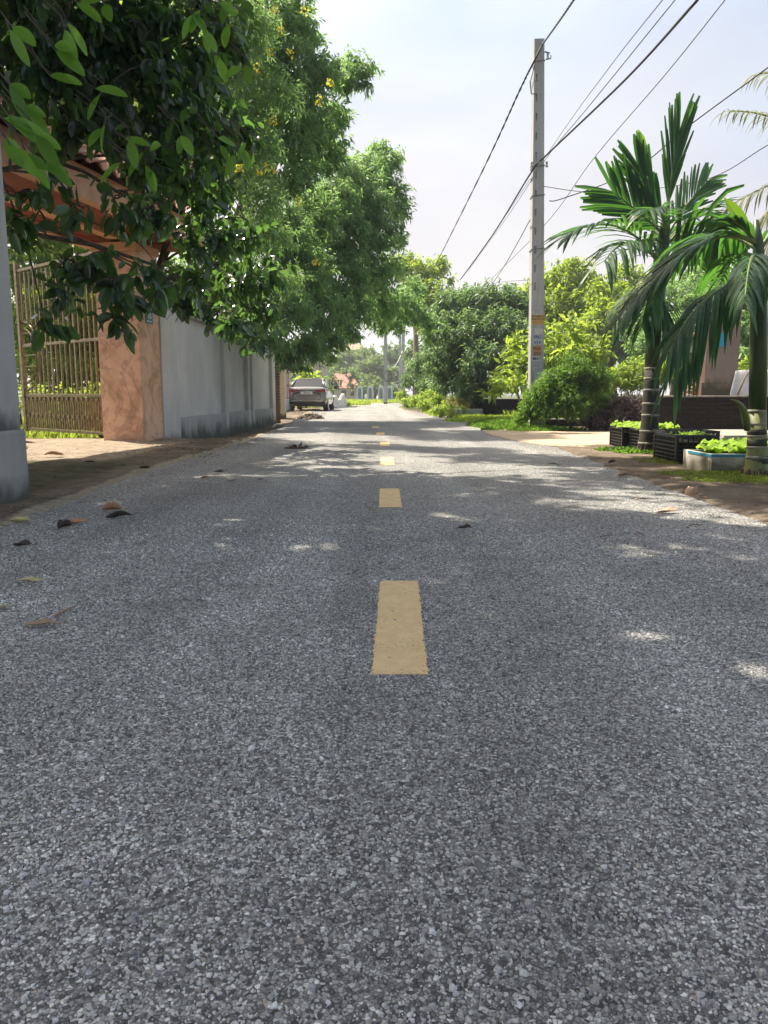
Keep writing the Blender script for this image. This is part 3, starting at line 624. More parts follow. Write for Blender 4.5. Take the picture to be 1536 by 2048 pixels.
# ================================================================ PARKED CAR
def car():
    paint = mat('silver_paint', (.19, .185, .17), (.21, .20, .185), rough=.32, metal=.5, coat=1.0, spec=.5); glass = mat('tinted_glass', (.012, .014, .015), rough=.06, spec=.8)
    blk = mat('black_trim', (.012, .012, .012), rough=.5); red = mat('red_lens', (.20, .015, .02), (.28, .05, .05), rough=.15, coat=1, scale=30); rub = mat('tyre_rubber', (.018, .018, .018), rough=.85)
    chrome = mat('chrome', (.6, .6, .6), rough=.15, metal=1); platem = mat('plate_white', (.6, .62, .6), rough=.5); alloy = mat('alloy', (.35, .35, .36), rough=.3, metal=.9)
    r = thing('parked_car', 'silver sedan parked beside the road with its back towards the viewer', 'car')
    r.matrix_world = Matrix.Translation((-3.38, 34.0, .0)) @ Matrix.Rotation(math.radians(-1.5), 4, 'Z')
    # hull: rows of (y, half width at sill, half width at belt, z bottom, z mid, z top)
    st = [(0.00, .60, .62, .42, .66, .80), (.04, .76, .74, .30, .62, .98), (.16, .84, .80, .24, .60, 1.06), (.45, .87, .83, .20, .60, 1.075), (1.0, .875, .85, .18, .60, 1.05), (2.2, .875, .86, .18, .60, .99),
          (3.2, .87, .83, .18, .58, .93), (3.9, .84, .76, .20, .55, .82), (4.25, .74, .62, .26, .50, .68), (4.38, .58, .50, .34, .48, .56)]
    mb = MB(); V = []
    for y, ws, wb, z0, zm, zt in st:
        half = [(0, z0), (ws * .86, z0), (ws, z0 + .10), (ws * 1.012, zm), (wb * 1.02, zt - .12), (wb * .96, zt - .035), (wb * .80, zt), (0, zt + .012)]
        V.append([(x, y, z) for x, z in half] + [(-x, y, z) for x, z in half[-2:0:-1]])
    n = len(V[0]); vs = [p for row in V for p in row]; fs = []
    for i in range(len(V) - 1):
        for k in range(n): a = i * n + k; b = i * n + (k + 1) % n; fs.append((a, b, b + n, a + n))
    fs += [tuple(range(n)), tuple(range((len(V) - 1) * n, len(V) * n))[::-1]]
    o = mb.add(vs, fs).build('body', paint, r, smooth=True); md = o.modifiers.new('s', 'SUBSURF'); md.levels = 1; md.render_levels = 2
    # cabin: glass band + roof panel
    cab = [(.42, .70, 1.06), (1.05, .60, 1.43), (1.7, .60, 1.475), (2.35, .60, 1.44), (3.15, .70, .99)]
    mbr = MB(); rv = []
    for y, wd, z in cab[1:4]: rv.append([(-wd, y, z - .035), (-wd * .6, y, z), (wd * .6, y, z), (wd, y, z - .035)])
    v = [p for q in rv for p in q] + [(p[0], p[1], p[2] - .03) for q in rv for p in q]; f = []
    for i in range(2):
        for k in range(3): a = i * 4 + k; f += [(a, a + 1, a + 5, a + 4), (a + 12, a + 16, a + 17, a + 13)]
    f += [(0, 12, 13, 1), (1, 13, 14, 2), (2, 14, 15, 3), (8, 9, 21, 20), (9, 10, 22, 21), (10, 11, 23, 22), (0, 4, 16, 12), (4, 8, 20, 16), (3, 15, 19, 7), (7, 19, 23, 11)]
    mbr.add(v, f).build('roof', paint, r, smooth=False)
    MB().add([(-.66, .50, 1.07), (.66, .50, 1.07), (.545, 1.03, 1.405), (-.545, 1.03, 1.405), (-.64, .55, 1.06), (.64, .55, 1.06), (.53, 1.06, 1.38), (-.53, 1.06, 1.38)], [(0, 1, 2, 3), (4, 7, 6, 5), (0, 4, 5, 1), (2, 6, 7, 3), (0, 3, 7, 4), (1, 5, 6, 2)]).build('rear_window', glass, r)
    MB().add([(-.56, 2.38, 1.40), (.56, 2.38, 1.40), (.70, 3.12, 1.0), (-.70, 3.12, 1.0), (-.55, 2.36, 1.36), (.55, 2.36, 1.36), (.68, 3.05, .98), (-.68, 3.05, .98)], [(0, 1, 2, 3), (4, 7, 6, 5), (0, 4, 5, 1), (2, 6, 7, 3), (0, 3, 7, 4), (1, 5, 6, 2)]).build('windscreen', glass, r)
    for s in (-1, 1):
        MB().add([(s * .80, .62, 1.05), (s * .82, 3.0, .97), (s * .60, 2.33, 1.385), (s * .60, 1.05, 1.385), (s * .76, .66, 1.05), (s * .78, 2.96, .97), (s * .57, 2.3, 1.37), (s * .57, 1.08, 1.37)],
                 [(0, 1, 2, 3), (4, 7, 6, 5), (0, 4, 5, 1), (2, 6, 7, 3), (0, 3, 7, 4), (1, 5, 6, 2)]).build('side_window', glass, r)
        MB().tube([(s * .745, .42, 1.05), (s * .66, .72, 1.25), (s * .59, 1.05, 1.40)], [.05, .045, .04], 6).build('rear_pillar', paint, r, smooth=True)
        MB().tube([(s * .70, 1.75, 1.02), (s * .60, 1.75, 1.42)], .03, 6).build('door_pillar', blk, r)
        # tail lamp wraps the corner
        MB().add([(s * .34, -.006, .93), (s * .80, .03, .97), (s * .865, .30, .99), (s * .865, .34, .90), (s * .82, .02, .82), (s * .46, -.004, .84), (s * .34, .10, .93), (s * .76, .12, .97), (s * .80, .30, .99), (s * .80, .34, .90), (s * .76, .12, .82), (s * .46, .10, .84)],
                 [(0, 1, 4, 5), (1, 2, 3, 4), (6, 11, 10, 7), (7, 10, 9, 8), (0, 6, 7, 1), (1, 7, 8, 2), (5, 4, 10, 11), (4, 3, 9, 10)]).build('tail_light', red, r)
        m = MB(); m.tube([(s * .885, 2.62, 1.02), (s * 1.0, 2.60, 1.04)], [.03, .04], 6); m.box(min(s * .96, s * 1.12), max(s * .96, s * 1.12), 2.54, 2.68, .99, 1.12)
        m.build('wing_mirror', blk, r, bevel=.03)
        MB().box(s * .875 - .01, s * .875 + .01, 1.35, 1.55, .86, .885).build('door_handle', chrome, r)
        for wy in (.72, 3.42):
            wh = MB().tube([(s * .665, wy, .31), (s * .875, wy, .31)], [.31, .31], 24).build('wheel', rub, r, bevel=.02)
            MB().tube([(s * .85, wy, .31), (s * .882, wy, .31)], [.20, .17], 10).build('rim', alloy, wh)
    MB().box(-.80, .80, .008, .10, .30, .42).build('lower_bumper', blk, r, bevel=.03)
    MB().box(-.70, .70, -.012, .02, .44, .462).build('chrome_strip', chrome, r)
    MB().box(-.80, .80, .02, .06, .47, .478).build('panel_gap', blk, r)
    MB().box(-.26, .26, -.022, .0, .74, .86).build('licence_plate', platem, r)
    text_obj('30A-18', .085, blk, r, Matrix.Translation((0, -.024, .80)) @ FACE)
    MB().tube([(0, -.018, .945), (0, .02, .945)], [.05, .05], 14).build('badge', chrome, r)
    MB().box(-.62, .62, -.014, .03, .885, .893).build('boot_seam', blk, r)
    for s in (-1, 1): MB().tube([(s * .62, -.006, .89), (s * .42, -.006, .68), (0, -.006, .665)], .006, 4).build('boot_seam', blk, r)
car()

# ================================================================ CONCRETE POLE, POSTERS, CABLES
POLEM = plaster('pole_concrete', (.42, .42, .41), (.17, .17, .17), streak=(12, 12, .5), z0=0, grime_h=.2)
STEEL = mat('galvanised', (.10, .10, .10), (.18, .18, .18), rough=.6, metal=.3, scale=30)
def notched_pole(name, label, x, y, h, w0, w1, rot=0.0, notches=True):
    r = thing(name, label, 'utility pole'); r.location = (x, y, 0); r.rotation_euler = (0, rot, 0)
    cols = [-1, -.62, -.34, 1]; rows = [0.0]; z = 2.9; holes = []
    while notches and z < h - .5: holes.append(z); rows += [z, z + .15]; z += .37
    rows.append(h); v, f = [], []
    W = lambda z: (w0 + (w1 - w0) * z / h) / 2
    for z in rows:
        for c in cols: v.append((c * W(z), -W(z), z))
    nr = len(rows)
    for i in range(nr - 1):
        for k in range(3):
            a = i * 4 + k
            if k == 1 and notches and any(abs(rows[i] - q) < 1e-6 for q in holes):
                o = len(v)
                for q in (a, a + 1, a + 5, a + 4): p = v[q]; v.append((p[0], p[1] + .035, p[2] + (.015 if q in (a, a + 1) else -.01)))
                f += [(o, o + 1, o + 2, o + 3), (a, a + 1, o + 1, o), (a + 1, a + 5, o + 2, o + 1), (a + 5, a + 4, o + 3, o + 2), (a + 4, a, o, o + 3)]
            else: f.append((a, a + 1, a + 5, a + 4))
    o = len(v)
    for i, z in enumerate(rows): v += [(W(z), W(z), z), (-W(z), W(z), z)]
    for i in range(nr - 1):
        a, b = o + 2 * i, o + 2 * i + 1; L0, R0 = i * 4, i * 4 + 3
        f += [(R0, a, a + 2, R0 + 4), (a, b, b + 2, a + 2), (b, L0, L0 + 4, b + 2)]
    t = (nr - 1) * 4; f.append((t, t + 1, t + 2, t + 3, o + 2 * nr - 2, o + 2 * nr - 1))
    MB().add(v, f).build('shaft', POLEM, r)
    return r
PX, PY = 3.28, 16.75
pole = notched_pole('concrete_pole', 'tall square concrete utility pole pasted with notices on the right of the road', PX, PY, 7.78, .30, .20, rot=math.radians(-1.25))
def pole_fittings():
    def W(z): return (.31 + (.21 - .31) * z / 7.78) / 2
    for z in (7.35, 5.35, 4.78, 3.72):
        q = W(z) + .006; MB().tube([(-q, -q, z), (q, -q, z + .02), (q, q, z + .02), (-q, q, z), (-q, -q, z)], .009, 5).build('band', STEEL, pole)
    MB().tube([(.12, -.13, 7.38), (.22, -.16, 7.38), (.22, -.16, 7.44)], .012, 6).build('hook', STEEL, pole)
    MB().tube([(-.10, -.12, 7.28), (-.20, -.2, 6.95), (-.17, -.18, 6.72), (-.06, -.12, 6.74)], .014, 6).build('hook', STEEL, pole)
    MB().tube([(.1, -.13, 7.52), (.2, -.14, 7.49)], .014, 6).build('bolt', STEEL, pole)
pole_fittings()
def spool():
    ins = mat('porcelain', (.45, .42, .38), rough=.3, coat=.6)
    for z, x in ((7.42, .16), (5.38, -.15), (5.38, .16)):
        MB().tube([(x, -.15, z - .05), (x, -.15, z - .02), (x, -.15, z + .02), (x, -.15, z + .05)], [.034, .022, .022, .034], 10).build('insulator', ins, pole, smooth=True)
spool()
def posters():
    ink = mat('dark_ink', (.05, .035, .02), rough=.8); blu = mat('blue_ink', (.03, .08, .28), rough=.8); blk = mat('black_ink', (.03, .03, .035), rough=.8); fain = mat('faint_ink', (.22, .22, .25), rough=.8)
    def paper(nm, c): return mat(nm, tuple(x * .82 for x in c), c, rough=.85, scale=22, bump=.003, bscale=18)
    yel = paper('yellow_paper', (.56, .40, .15)); wh = paper('white_paper', (.55, .55, .54)); wh2 = paper('pale_paper', (.47, .48, .48)); brn = paper('brown_paper', (.28, .19, .09)); ora = paper('orange_paper', (.52, .27, .08))
    W = lambda z: (.31 + (.21 - .31) * z / 7.78) / 2
    def at(v): return P(1066, v, PY - .15).z
    def sheet(v0, v1, w, cx, m, label, texts):
        z0, z1 = at(v1), at(v0); zc = (z0 + z1) / 2; h = z1 - z0; r = thing('paper_notice', label, 'notice', 'paper notices pasted on the concrete pole')
        tilt = math.radians(U(-1.5, 1.5)); r.matrix_world = Matrix.Translation((PX + cx - .0218 * zc, PY - W(z0) - .004, zc)) @ Matrix.Rotation(tilt, 4, 'Y')
        n = 8; vv = [((-w / 2 + w * i / n) + U(-.003, .003), -abs(U(0, .003)), z) for z in (-h / 2, h / 2) for i in range(n + 1)]
        back = [(x, y + .004, z) for x, y, z in vv]; N_ = n + 1
        fs = [(i, i + 1, N_ + i + 1, N_ + i) for i in range(n)]; fs += [tuple(q + 2 * N_ for q in g[::-1]) for g in fs]
        MB().add(vv + back, fs).build('sheet', m, r)
        for s, sz, dz, ik, sx in texts: text_obj(s, sz, ik, r, Matrix.Translation((0, -.0058, dz)) @ FACE, sx=sx)
    sheet(615, 629, .22, 0, wh2, 'faded white notice at the top of the pasted notices, above the yellow one', [('THI CONG LAP DAT', .036, .03, fain, .62), ('0912 386', .04, -.02, fain, .8)])
    sheet(629, 649, .285, .01, yel, 'wide yellow notice with two dark lines of words and a long number', [('RUT HAM CAU', .062, .062, ink, .66), ('KHOAN CAT BE TONG', .055, .006, ink, .50), ('0982 104', .085, -.06, ora, .72)])
    sheet(657, 667.5, .18, .02, wh, 'blank white notice just above the blue lettered one', [])
    sheet(668, 691, .20, .0, wh2, 'white notice with blue digits in two rows', [('0962', .10, .055, blu, .80), ('6.9.8', .085, -.055, blu, .85)])
    sheet(692, 703, .175, -.01, ora, 'small orange notice with dark lettering in the middle of the pole', [('HOA', .08, 0, ink, .9)])
    sheet(703.5, 711, .165, .0, brn, 'dull brown torn notice under the small orange one', [])
    sheet(712, 722, .19, -.01, wh, 'white notice reading in heavy black letters below the brown one', [('MAY', .09, -.003, blk, .95)])
    sheet(722.5, 743, .20, .0, wh2, 'pale notice with faint rows of small print under the black lettered one', [('KHOAN GIENG', .035, .07, fain, .7), ('0915 27', .05, 0.01, fain, .8), ('BAN DAT', .04, -.06, fain, .8)])
    sheet(744, 765, .18, .03, wh2, 'lowest and palest notice on the pole, just above the bush', [('CHO THUE', .03, .05, fain, .8)])
posters()
CABLE = mat('black_cable', (.02, .02, .022), rough=.6); WIRE = mat('grey_wire', (.06, .06, .065), rough=.6)
def cable(label, pts, rad, m=CABLE, name='overhead_cable', sag=0.0, n=24, twist=False):
    a, b = Vector(pts[0]), Vector(pts[-1])
    if len(pts) == 2: q = [a.lerp(b, i / (n - 1)) - Vector((0, 0, sag * 4 * (i / (n - 1)) * (1 - i / (n - 1)))) for i in range(n)]
    else:
        q = []
        for p0, p1, p2, p3 in zip([pts[0]] + list(pts[:-2]), pts[:-1], pts[1:], list(pts[2:]) + [pts[-1]]):
            p0, p1, p2, p3 = map(Vector, (p0, p1, p2, p3))
            for i in range(8):
                t = i / 8; q.append(.5 * ((2 * p1) + (p2 - p0) * t + (2 * p0 - 5 * p1 + 4 * p2 - p3) * t * t + (3 * p1 - p0 - 3 * p2 + p3) * t ** 3))
        q.append(b)
    mb = MB()
    if twist:
        n2 = 160; base = []
        for i in range(n2):
            s = i / (n2 - 1) * (len(q) - 1); k = min(int(s), len(q) - 2); base.append(q[k].lerp(q[k + 1], s - k))
        for ph in (0, math.pi): mb.tube([p + Vector((math.cos(i * .9 + ph), 0, math.sin(i * .9 + ph))) * rad * .8 for i, p in enumerate(base)], rad, 5)
    else: mb.tube(q, rad, 5)
    o = mb.build(name, m, smooth=True); tag(o, label, 'cable', 'cables strung over the right side of the road'); return o
T = Vector((PX - .11, PY - .14, 7.66)); T2 = Vector((PX - .29, PY - .16, 7.3))
cable('thick twisted cable rising from the top of the concrete pole to the upper edge', [T, P(1147, 0, 11.5), P(1290, -230, 8)], .011, twist=True)
cable('thick twisted cable dropping left from the top of the concrete pole towards the far trees', [T, T2, P(1038, 184, 17.6), P(960, 352, 24), P(872, 528, 46), P(842, 585, 58)], .013, twist=True)
cable('heavy dark cable crossing the middle of the concrete pole from the upper right', [P(1395, 0, 9), P(1250, 160, 12.5), P(1085, 318, PY - .2), P(1062, 345, PY - .2), P(985, 470, 24), P(920, 560, 36)], .018)
cable('thin grey wire left of the heavy cable at the top right', [P(1325, 0, 13), P(1215, 140, 18), P(1100, 300, 27), P(935, 545, 50)], .009, WIRE)
cable('thin grey wire directly beside the heavy cable at the top right', [P(1350, 0, 13), P(1180, 210, 18), P(1090, 320, 24), P(1010, 440, 32), P(925, 555, 50)], .010, WIRE)
cable('long straight thin wire from the top right passing behind the taller palm', [P(1450, 0, 12), P(1330, 150, 15), P(1185, 320, 19), P(1085, 455, 25), P(965, 575, 40)], .009, WIRE)
cable('wire from the right edge passing behind the top of the taller palm to the pole', [P(1640, 55, 10), P(1536, 135, 11), P(1380, 250, 13), P(1260, 345, 15), P(1125, 397, 16.4), Vector((PX + .12, PY - .14, P(1083, 405, PY).z))], .010)
cable('lower wire from the right edge meeting the pole at its middle band', [P(1640, 235, 10), P(1536, 290, 11), P(1400, 362, 13), P(1200, 385, 16), P(1083, 372, PY - .1)], .007, WIRE)
cable('sagging cable from the concrete pole in front of the dark mango tree', [P(1060, 440, PY - .2), P(1000, 545, 22), P(944, 619, 29), P(890, 670, 38), P(850, 701, 48), P(822, 697, 56), P(806, 684, 63)], .012, mat('pale_cable', (.30, .31, .30), rough=.6))
cable('upper of two thin wires crossing the dark mango tree', [P(1060, 560, PY - .2), P(980, 570, 22), P(930, 605, 30), P(860, 660, 40)], .005, WIRE)
def far_poles():
    for (u, v, y, h, w, lab) in ((771, 808, 59, 8.2, .30, 'distant pale concrete pole beside the bend, under the hanging branch'), (806, 800, 64, 8.0, .32, 'distant concrete pole half hidden by the yellow green tree'), (800, 800, 74, 7.5, .26, 'farthest thin concrete pole just left of the yellow green tree')):
        p = P(u, v, y); r = notched_pole('concrete_pole', lab, p.x, p.y, h, w, w * .7, notches=False); r['group'] = 'distant concrete poles at the bend'
    mb = MB(); c = P(775, 752, 58.6); mb.tube([c + Vector((math.cos(a) * .28, 0, math.sin(a) * .42)) for a in np.linspace(0, 6.2, 14)], .03, 5)
    tag(mb.build('coiled_cable', CABLE, smooth=True), 'coil of black cable hung on the distant pole at the bend', 'cable coil')
    cable('white drooping cable from the distant pole towards the yellow green tree', [P(772, 715, 58.8), P(783, 735, 60), P(795, 725, 62), P(806, 700, 64)], .03, mat('white_cable', (.5, .5, .5)))
far_poles()

# ================================================================ FAR SCENE
CREAM = plaster('cream_paint', (.66, .56, .40), (.40, .33, .24), z0=-.1, grime_h=.3)
WHITEP = plaster('white_paint', (.62, .66, .68), (.40, .42, .42), z0=-.1, grime_h=.3)
BRICKM = mat('fired_brick', (.22, .085, .05), (.36, .16, .10), rough=.9, scale=11, bump=.004, bscale=70)
BLACKBRICK = mat('black_brick', (.006, .0055, .0055), (.017, .014, .013), rough=.95, scale=14, bump=.005, bscale=60)  # near-black brick tone, mottled by noise
BLACKMORTAR = mat('black_mortar', (.010, .009, .009), (.022, .02, .019), rough=.95, scale=20)
MORTAR = mat('mortar', (.10, .09, .08), (.17, .155, .14), rough=.95, scale=20)
def far_scene():
    g = thing('gate_pillar', 'cream painted gate pillar between the grey wall and the parked car', 'pillar'); p = P(563, 832, 27.5); g.location = (p.x - .05, 27.5, -.05)
    MB().box(-.20, .20, -.2, .2, -.2, 2.6).build('shaft', CREAM, g, bevel=.01)
    MB().box(-.235, .235, -.235, .235, 2.6, 2.72).build('cap', CREAM, g, bevel=.01)
    OLDB = mat('old_brick', (.09, .05, .035), (.18, .10, .07), rough=.95, scale=11)
    b = thing('brick_pier', 'narrow raw brick pier at the far end of the grey wall', 'pier'); b.location = (-3.46, 24.95, -.2)
    MB().box(-.10, .10, -.10, .10, 0, 2.4).build('core', MORTAR, b)
    for k in range(26): MB().box(-.125, .125, -.125, .125, .02 + k * .09, .085 + k * .09, jit=.004).build('brick', OLDB, b)
    r = thing('iron_gate', 'white and rust red gate behind the parked car', 'gate'); r.location = (-4.16, 31.0, 0); r.rotation_euler = (0, 0, math.radians(90)); r.scale = (2.6, 1, 1)
    rp = mat('rust_red_paint', (.35, .06, .05), rough=.6)
    MB().box(-.05, .0, -.03, .03, 0, 1.7).build('frame_post', WHITEP, r); MB().box(1.2, 1.25, -.03, .03, 0, 1.7).build('frame_post', WHITEP, r)
    MB().box(0, 1.2, -.02, .02, 0.02, .55).build('kick_panel', WHITEP, r)
    for k in range(12): MB().box(.06 + k * .1, .085 + k * .1, -.012, .012, .56, 1.66).build('bar', rp if k % 2 else WHITEP, r)
    for z in (.56, 1.1, 1.66): MB().box(0, 1.2, -.018, .018, z, z + .035).build('rail', rp, r)
    # tomb markers on the grass
    tg = mat('tomb_recess', (.20, .24, .27), rough=.8); first = None
    for i, (u, lab) in enumerate(((719.5, 'leftmost of the white arched tomb niches on the far grass'), (740.5, 'second white arched tomb niche from the left'), (762, 'third white arched tomb niche, right before the distant pole'), (779, 'white arched tomb niche just right of the distant pole'))):
        c = P(u, 790, 78); o = thing('tomb', lab, 'tomb', 'white arched tombs on the far grass'); o.location = (c.x, c.y, -.02); wdt = .24
        arch = lambda w_, h_, y0, y1: [(math.cos(a) * w_, h_ - w_ * .9 + math.sin(a) * w_ * .9) for a in np.linspace(0, math.pi, 11)]
        def slab(w_, h_, y0, y1, m, nm, zb=0.0, par=o):
            a = [(w_, zb)] + arch(w_, h_, y0, y1) + [(-w_, zb)]; n = len(a)
            MB().add([(x, y0, z) for x, z in a] + [(x, y1, z) for x, z in a], [tuple(range(n))[::-1], tuple(range(n, 2 * n))] + [(k, (k + 1) % n, n + (k + 1) % n, n + k) for k in range(n)]).build(nm, m, par)
        MB().box(-wdt - .08, wdt + .08, -.5, .6, 0, .25).build('base', WHITEP, o)
        MB().box(-wdt - .07, -wdt + .05, -.3, .1, .25, 1.25).build('post', WHITEP, o); MB().box(wdt - .05, wdt + .07, -.3, .1, .25, 1.25).build('post', WHITEP, o)
        slab(wdt, 1.62, -.10, .25, WHITEP, 'arch'); slab(wdt * .62, 1.38, -.125, -.10, tg, 'recess', .35)
    # red roofed shed and a pale house behind it
    c = P(692, 765, 92); s = thing('shed', 'small far building with a red sheet roof and pale walls', 'building'); s.location = (c.x - .4, 92, 0); s.scale = (.62, .5, .78)
    redm = mat('red_sheet', (.45, .15, .12), (.55, .24, .19), rough=.6, scale=2)
    MB().box(-2.2, 3.0, 0, 5, 0, 1.9).build('wall', CREAM, s)
    MB().box(-.2, .6, -.04, .0, 0, 1.5).build('door', mat('dark_door', (.05, .05, .045)), s); MB().box(1.5, 2.2, -.04, 0, .7, 1.4).build('window', mat('dark_pane', (.04, .05, .05), rough=.2), s)
    MB().add([(-2.6, -.5, 1.85), (3.3, -.5, 1.85), (1.6, 3.4, 4.1), (-1.6, 3.4, 4.1), (-2.6, 6, 1.85), (3.3, 6, 1.85)], [(0, 1, 2, 3), (3, 2, 5, 4), (1, 5, 2), (0, 3, 4), (0, 4, 5, 1)]).build('roof', redm, s)
    c = P(702, 790, 120); h = thing('house', 'far beige two storey house showing above the trees left of the bend', 'house'); h.location = (c.x, 120, 0); h.scale = (.5, 1, .97)
    bei = mat('beige_wall', (.45, .37, .25), (.55, .46, .32), rough=.9, scale=1); br = mat('brown_roof', (.28, .20, .14), rough=.9); dk = mat('dark_window', (.10, .07, .05), rough=.4)
    MB().box(-4.2, 3.6, 0, 7, 0, 7.6).build('wall', bei, h); MB().add([(-4.8, -.6, 7.6), (4.2, -.6, 7.6), (3, 3.5, 8.8), (-3.6, 3.5, 8.8), (-4.8, 7.6, 7.6), (4.2, 7.6, 7.6)], [(0, 1, 2, 3), (3, 2, 5, 4), (1, 5, 2), (0, 3, 4), (0, 4, 5, 1)]).build('roof', br, h)
    for x, z in ((-2.2, 5.1), (.9, 5.1), (-2.2, 2.2), (.9, 2.2)):
        w_ = MB().box(x, x + 1.2, -.10, -.004, z, z + 1.5).build('window', bei, h); MB().box(x + .1, x + 1.1, -.115, -.101, z + .1, z + 1.4).build('pane', dk, w_)
    c = P(590, 800, 45); h = thing('house', 'pale pink wall of a house behind the parked car', 'house'); h.location = (c.x, 45, 0)
    pk = mat('pale_pink_wall', (.50, .42, .37), (.58, .50, .44), rough=.9, scale=1)
    MB().box(-1.5, 1.6, 0, 5, 0, 3.1).build('wall', pk, h); MB().box(-1.7, 1.8, -.2, 5.2, 3.1, 3.3).build('roof', pk, h)
    # white sacks by the road behind the car
    wm = mat('white_sack', (.50, .49, .45), (.68, .67, .62), rough=.8, scale=5, bump=.03, bscale=9)
    for i, (u, hh, lab) in enumerate(((668, .68, 'white sack right beside the parked car'), (675, .50, 'lowest white sack in the middle of the row beside the car'), (684, .78, 'tallest white sack at the right end of the row beside the car'))):
        c = P(u, 806, 41 + i); mb = MB(); n = 10; rows = 7
        for q in range(rows):
            t = q / (rows - 1); rd = .24 * (1 - .75 * t ** 2.5) + .03
            for k in range(n): a = 2 * math.pi * k / n; e = 1 + U(-.15, .15); mb.v.append((math.cos(a) * rd * e + t * .05, math.sin(a) * rd * e, hh * t))
        for q in range(rows - 1):
            for k in range(n): mb.f.append((q * n + k, q * n + (k + 1) % n, (q + 1) * n + (k + 1) % n, (q + 1) * n + k))
        mb.f.append(tuple((rows - 1) * n + k for k in range(n)))
        o = mb.build('sack', wm, smooth=True); o.location = (c.x, c.y, 0); tag(o, lab, 'sack', 'white sacks standing beside the car')
far_scene()

# ================================================================ RIGHT: WALLS, CRATES, BOXES
def brick_wall(name, label, x0, y0, x1, y1, h, th, m, soil=None, L_=.21, Hh=.062, cap=False, mb_mat=BLACKMORTAR, z0=-.03):
    A = Vector((x0, y0, z0)); d = Vector((x1 - x0, y1 - y0, 0)); ln = d.length; r = thing(name, label, 'wall')
    r.matrix_world = Matrix.Translation(A) @ Matrix.Rotation(math.atan2(d.y, d.x), 4, 'Z')
    MB().box(0, ln, .012, th, 0, h - .01).build('core', mb_mat, r)
    proto = MB().box(-L_ / 2, L_ / 2, -.10, 0, 0, Hh, jit=.003).build('brick', m, r, bevel=.004)
    rows = int(h / (Hh + .011)); first = True
    for j in range(rows):
        n = int(ln / (L_ + .011)) + 1
        for i in range(n):
            x = (i + .5 * (j % 2) + .25) * (L_ + .011)
            if x > ln - .05: continue
            o = proto if first else proto.copy()
            if not first: COL.objects.link(o); o.parent = r
            first = False; o.location = (x, .10 + U(-.006, .004), j * (Hh + .011)); o.rotation_euler = (0, U(-.01, .01), U(-.015, .015))
    if cap: MB().box(-.02, ln + .02, -.02, th + .02, h - .012, h + .012, jit=.004).build('coping', cap, r, bevel=.006)
    return r
SLATE = mat('mossy_slab', (.20, .20, .16), (.34, .32, .26), rough=.9, scale=9, bump=.004)
brick_wall('brick_wall', 'low black brick wall behind the planting boxes at the right', P(1318, 860, 13.6).x, 13.6, 9.2, 13.2, .74, .2, BLACKBRICK, cap=mat('ash_coping', (.16, .14, .13), (.26, .24, .22), rough=.9, scale=12))
brick_wall('garden_wall', 'low mouldy garden wall behind the dry brush heap', 4.75, 18.6, 8.4, 18.2, .62, .16, BLACKBRICK, cap=SLATE)
brick_wall('planter_edging', 'low dark brick edging under the bush beside the concrete pole', 3.1, 17.25, 5.9, 17.35, .22, .12, BLACKBRICK, cap=SLATE)
brick_wall('back_wall', 'dark low wall under the mango tree beyond the wooden stake', 2.8, 27.5, 6.6, 26.4, .62, .15, BLACKBRICK)
def kerb_stub():
    r = thing('culvert_kerb', 'short mossy concrete kerb block at the far right edge of the road', 'kerb'); a, b = G(913, 836), G(985, 832)
    d = b - a; r.matrix_world = Matrix.Translation(a) @ Matrix.Rotation(math.atan2(d.y, d.x), 4, 'Z')
    m = plaster('kerb_concrete', (.30, .30, .25), (.10, .11, .07), z0=-.1, grime_h=.3)
    MB().box(0, 1.9, 0, .16, -.1, .26).build('block', m, r, bevel=.015); MB().box(-.13, -.005, -.02, .20, -.1, .29).build('end_post', CREAM, r, bevel=.01)
kerb_stub()
def stake():
    p = G(972, 826); o = MB().tube([(p.x, p.y, 0), (p.x - .02, p.y, .65), (p.x - .05, p.y, 1.32)], [.035, .03, .028], 7).build('wooden_stake', mat('grey_wood', (.25, .21, .17), (.36, .31, .25), rough=.9, scale=20), smooth=True)
    tag(o, 'thin upright wooden stake in front of the dark mango tree', 'stake')
stake()
def ruined_pillar():
    m = plaster('weathered_render', (.30, .235, .20), (.14, .10, .09), streak=(3, 3, 1), z0=.6, grime_h=.6); m2 = mat('salmon_render', (.52, .31, .21), (.62, .41, .30), rough=.9, scale=5, space='World', bump=.003)
    r = thing('ruined_pillar', 'weathered rendered pillar with exposed red brick side and blue plate behind the black wall', 'pillar'); x0, x1 = P(1403, 780, 15).x, P(1474, 780, 15).x
    r.location = (x0, 15, 0); w_ = x1 - x0
    MB().box(0, w_, 0, .5, 0, .95).build('shaft', m, r, bevel=.008); MB().box(.05, w_ - .003, .003, .5, .95, 2.5).build('shaft', m, r, bevel=.008)
    MB().box(-.05, 0, .004, .12, 0, .96).build('reveal', m2, r); MB().box(-.05, .049, .006, .10, .962, 2.3).build('reveal', m2, r)
    proto = None
    for j in range(26):
        for k in range(3):
            if random.random() < .12: continue
            wdt = .10 + .34 * max(0, 1 - j / 14)
            o = MB().box(-.05 - wdt * (k + 1) / 3, -.052 - wdt * k / 3 - .006, .03 + U(0, .05), .4, j * .075, j * .075 + .062, jit=.006).build('brick', BRICKM, r)
    MB().box(.23, .42, -.012, -.002, 1.02 + .62, 1.28 + .62).build('blue_plate', mat('bright_blue', (.02, .30, .50), rough=.4), r)
ruined_pillar()
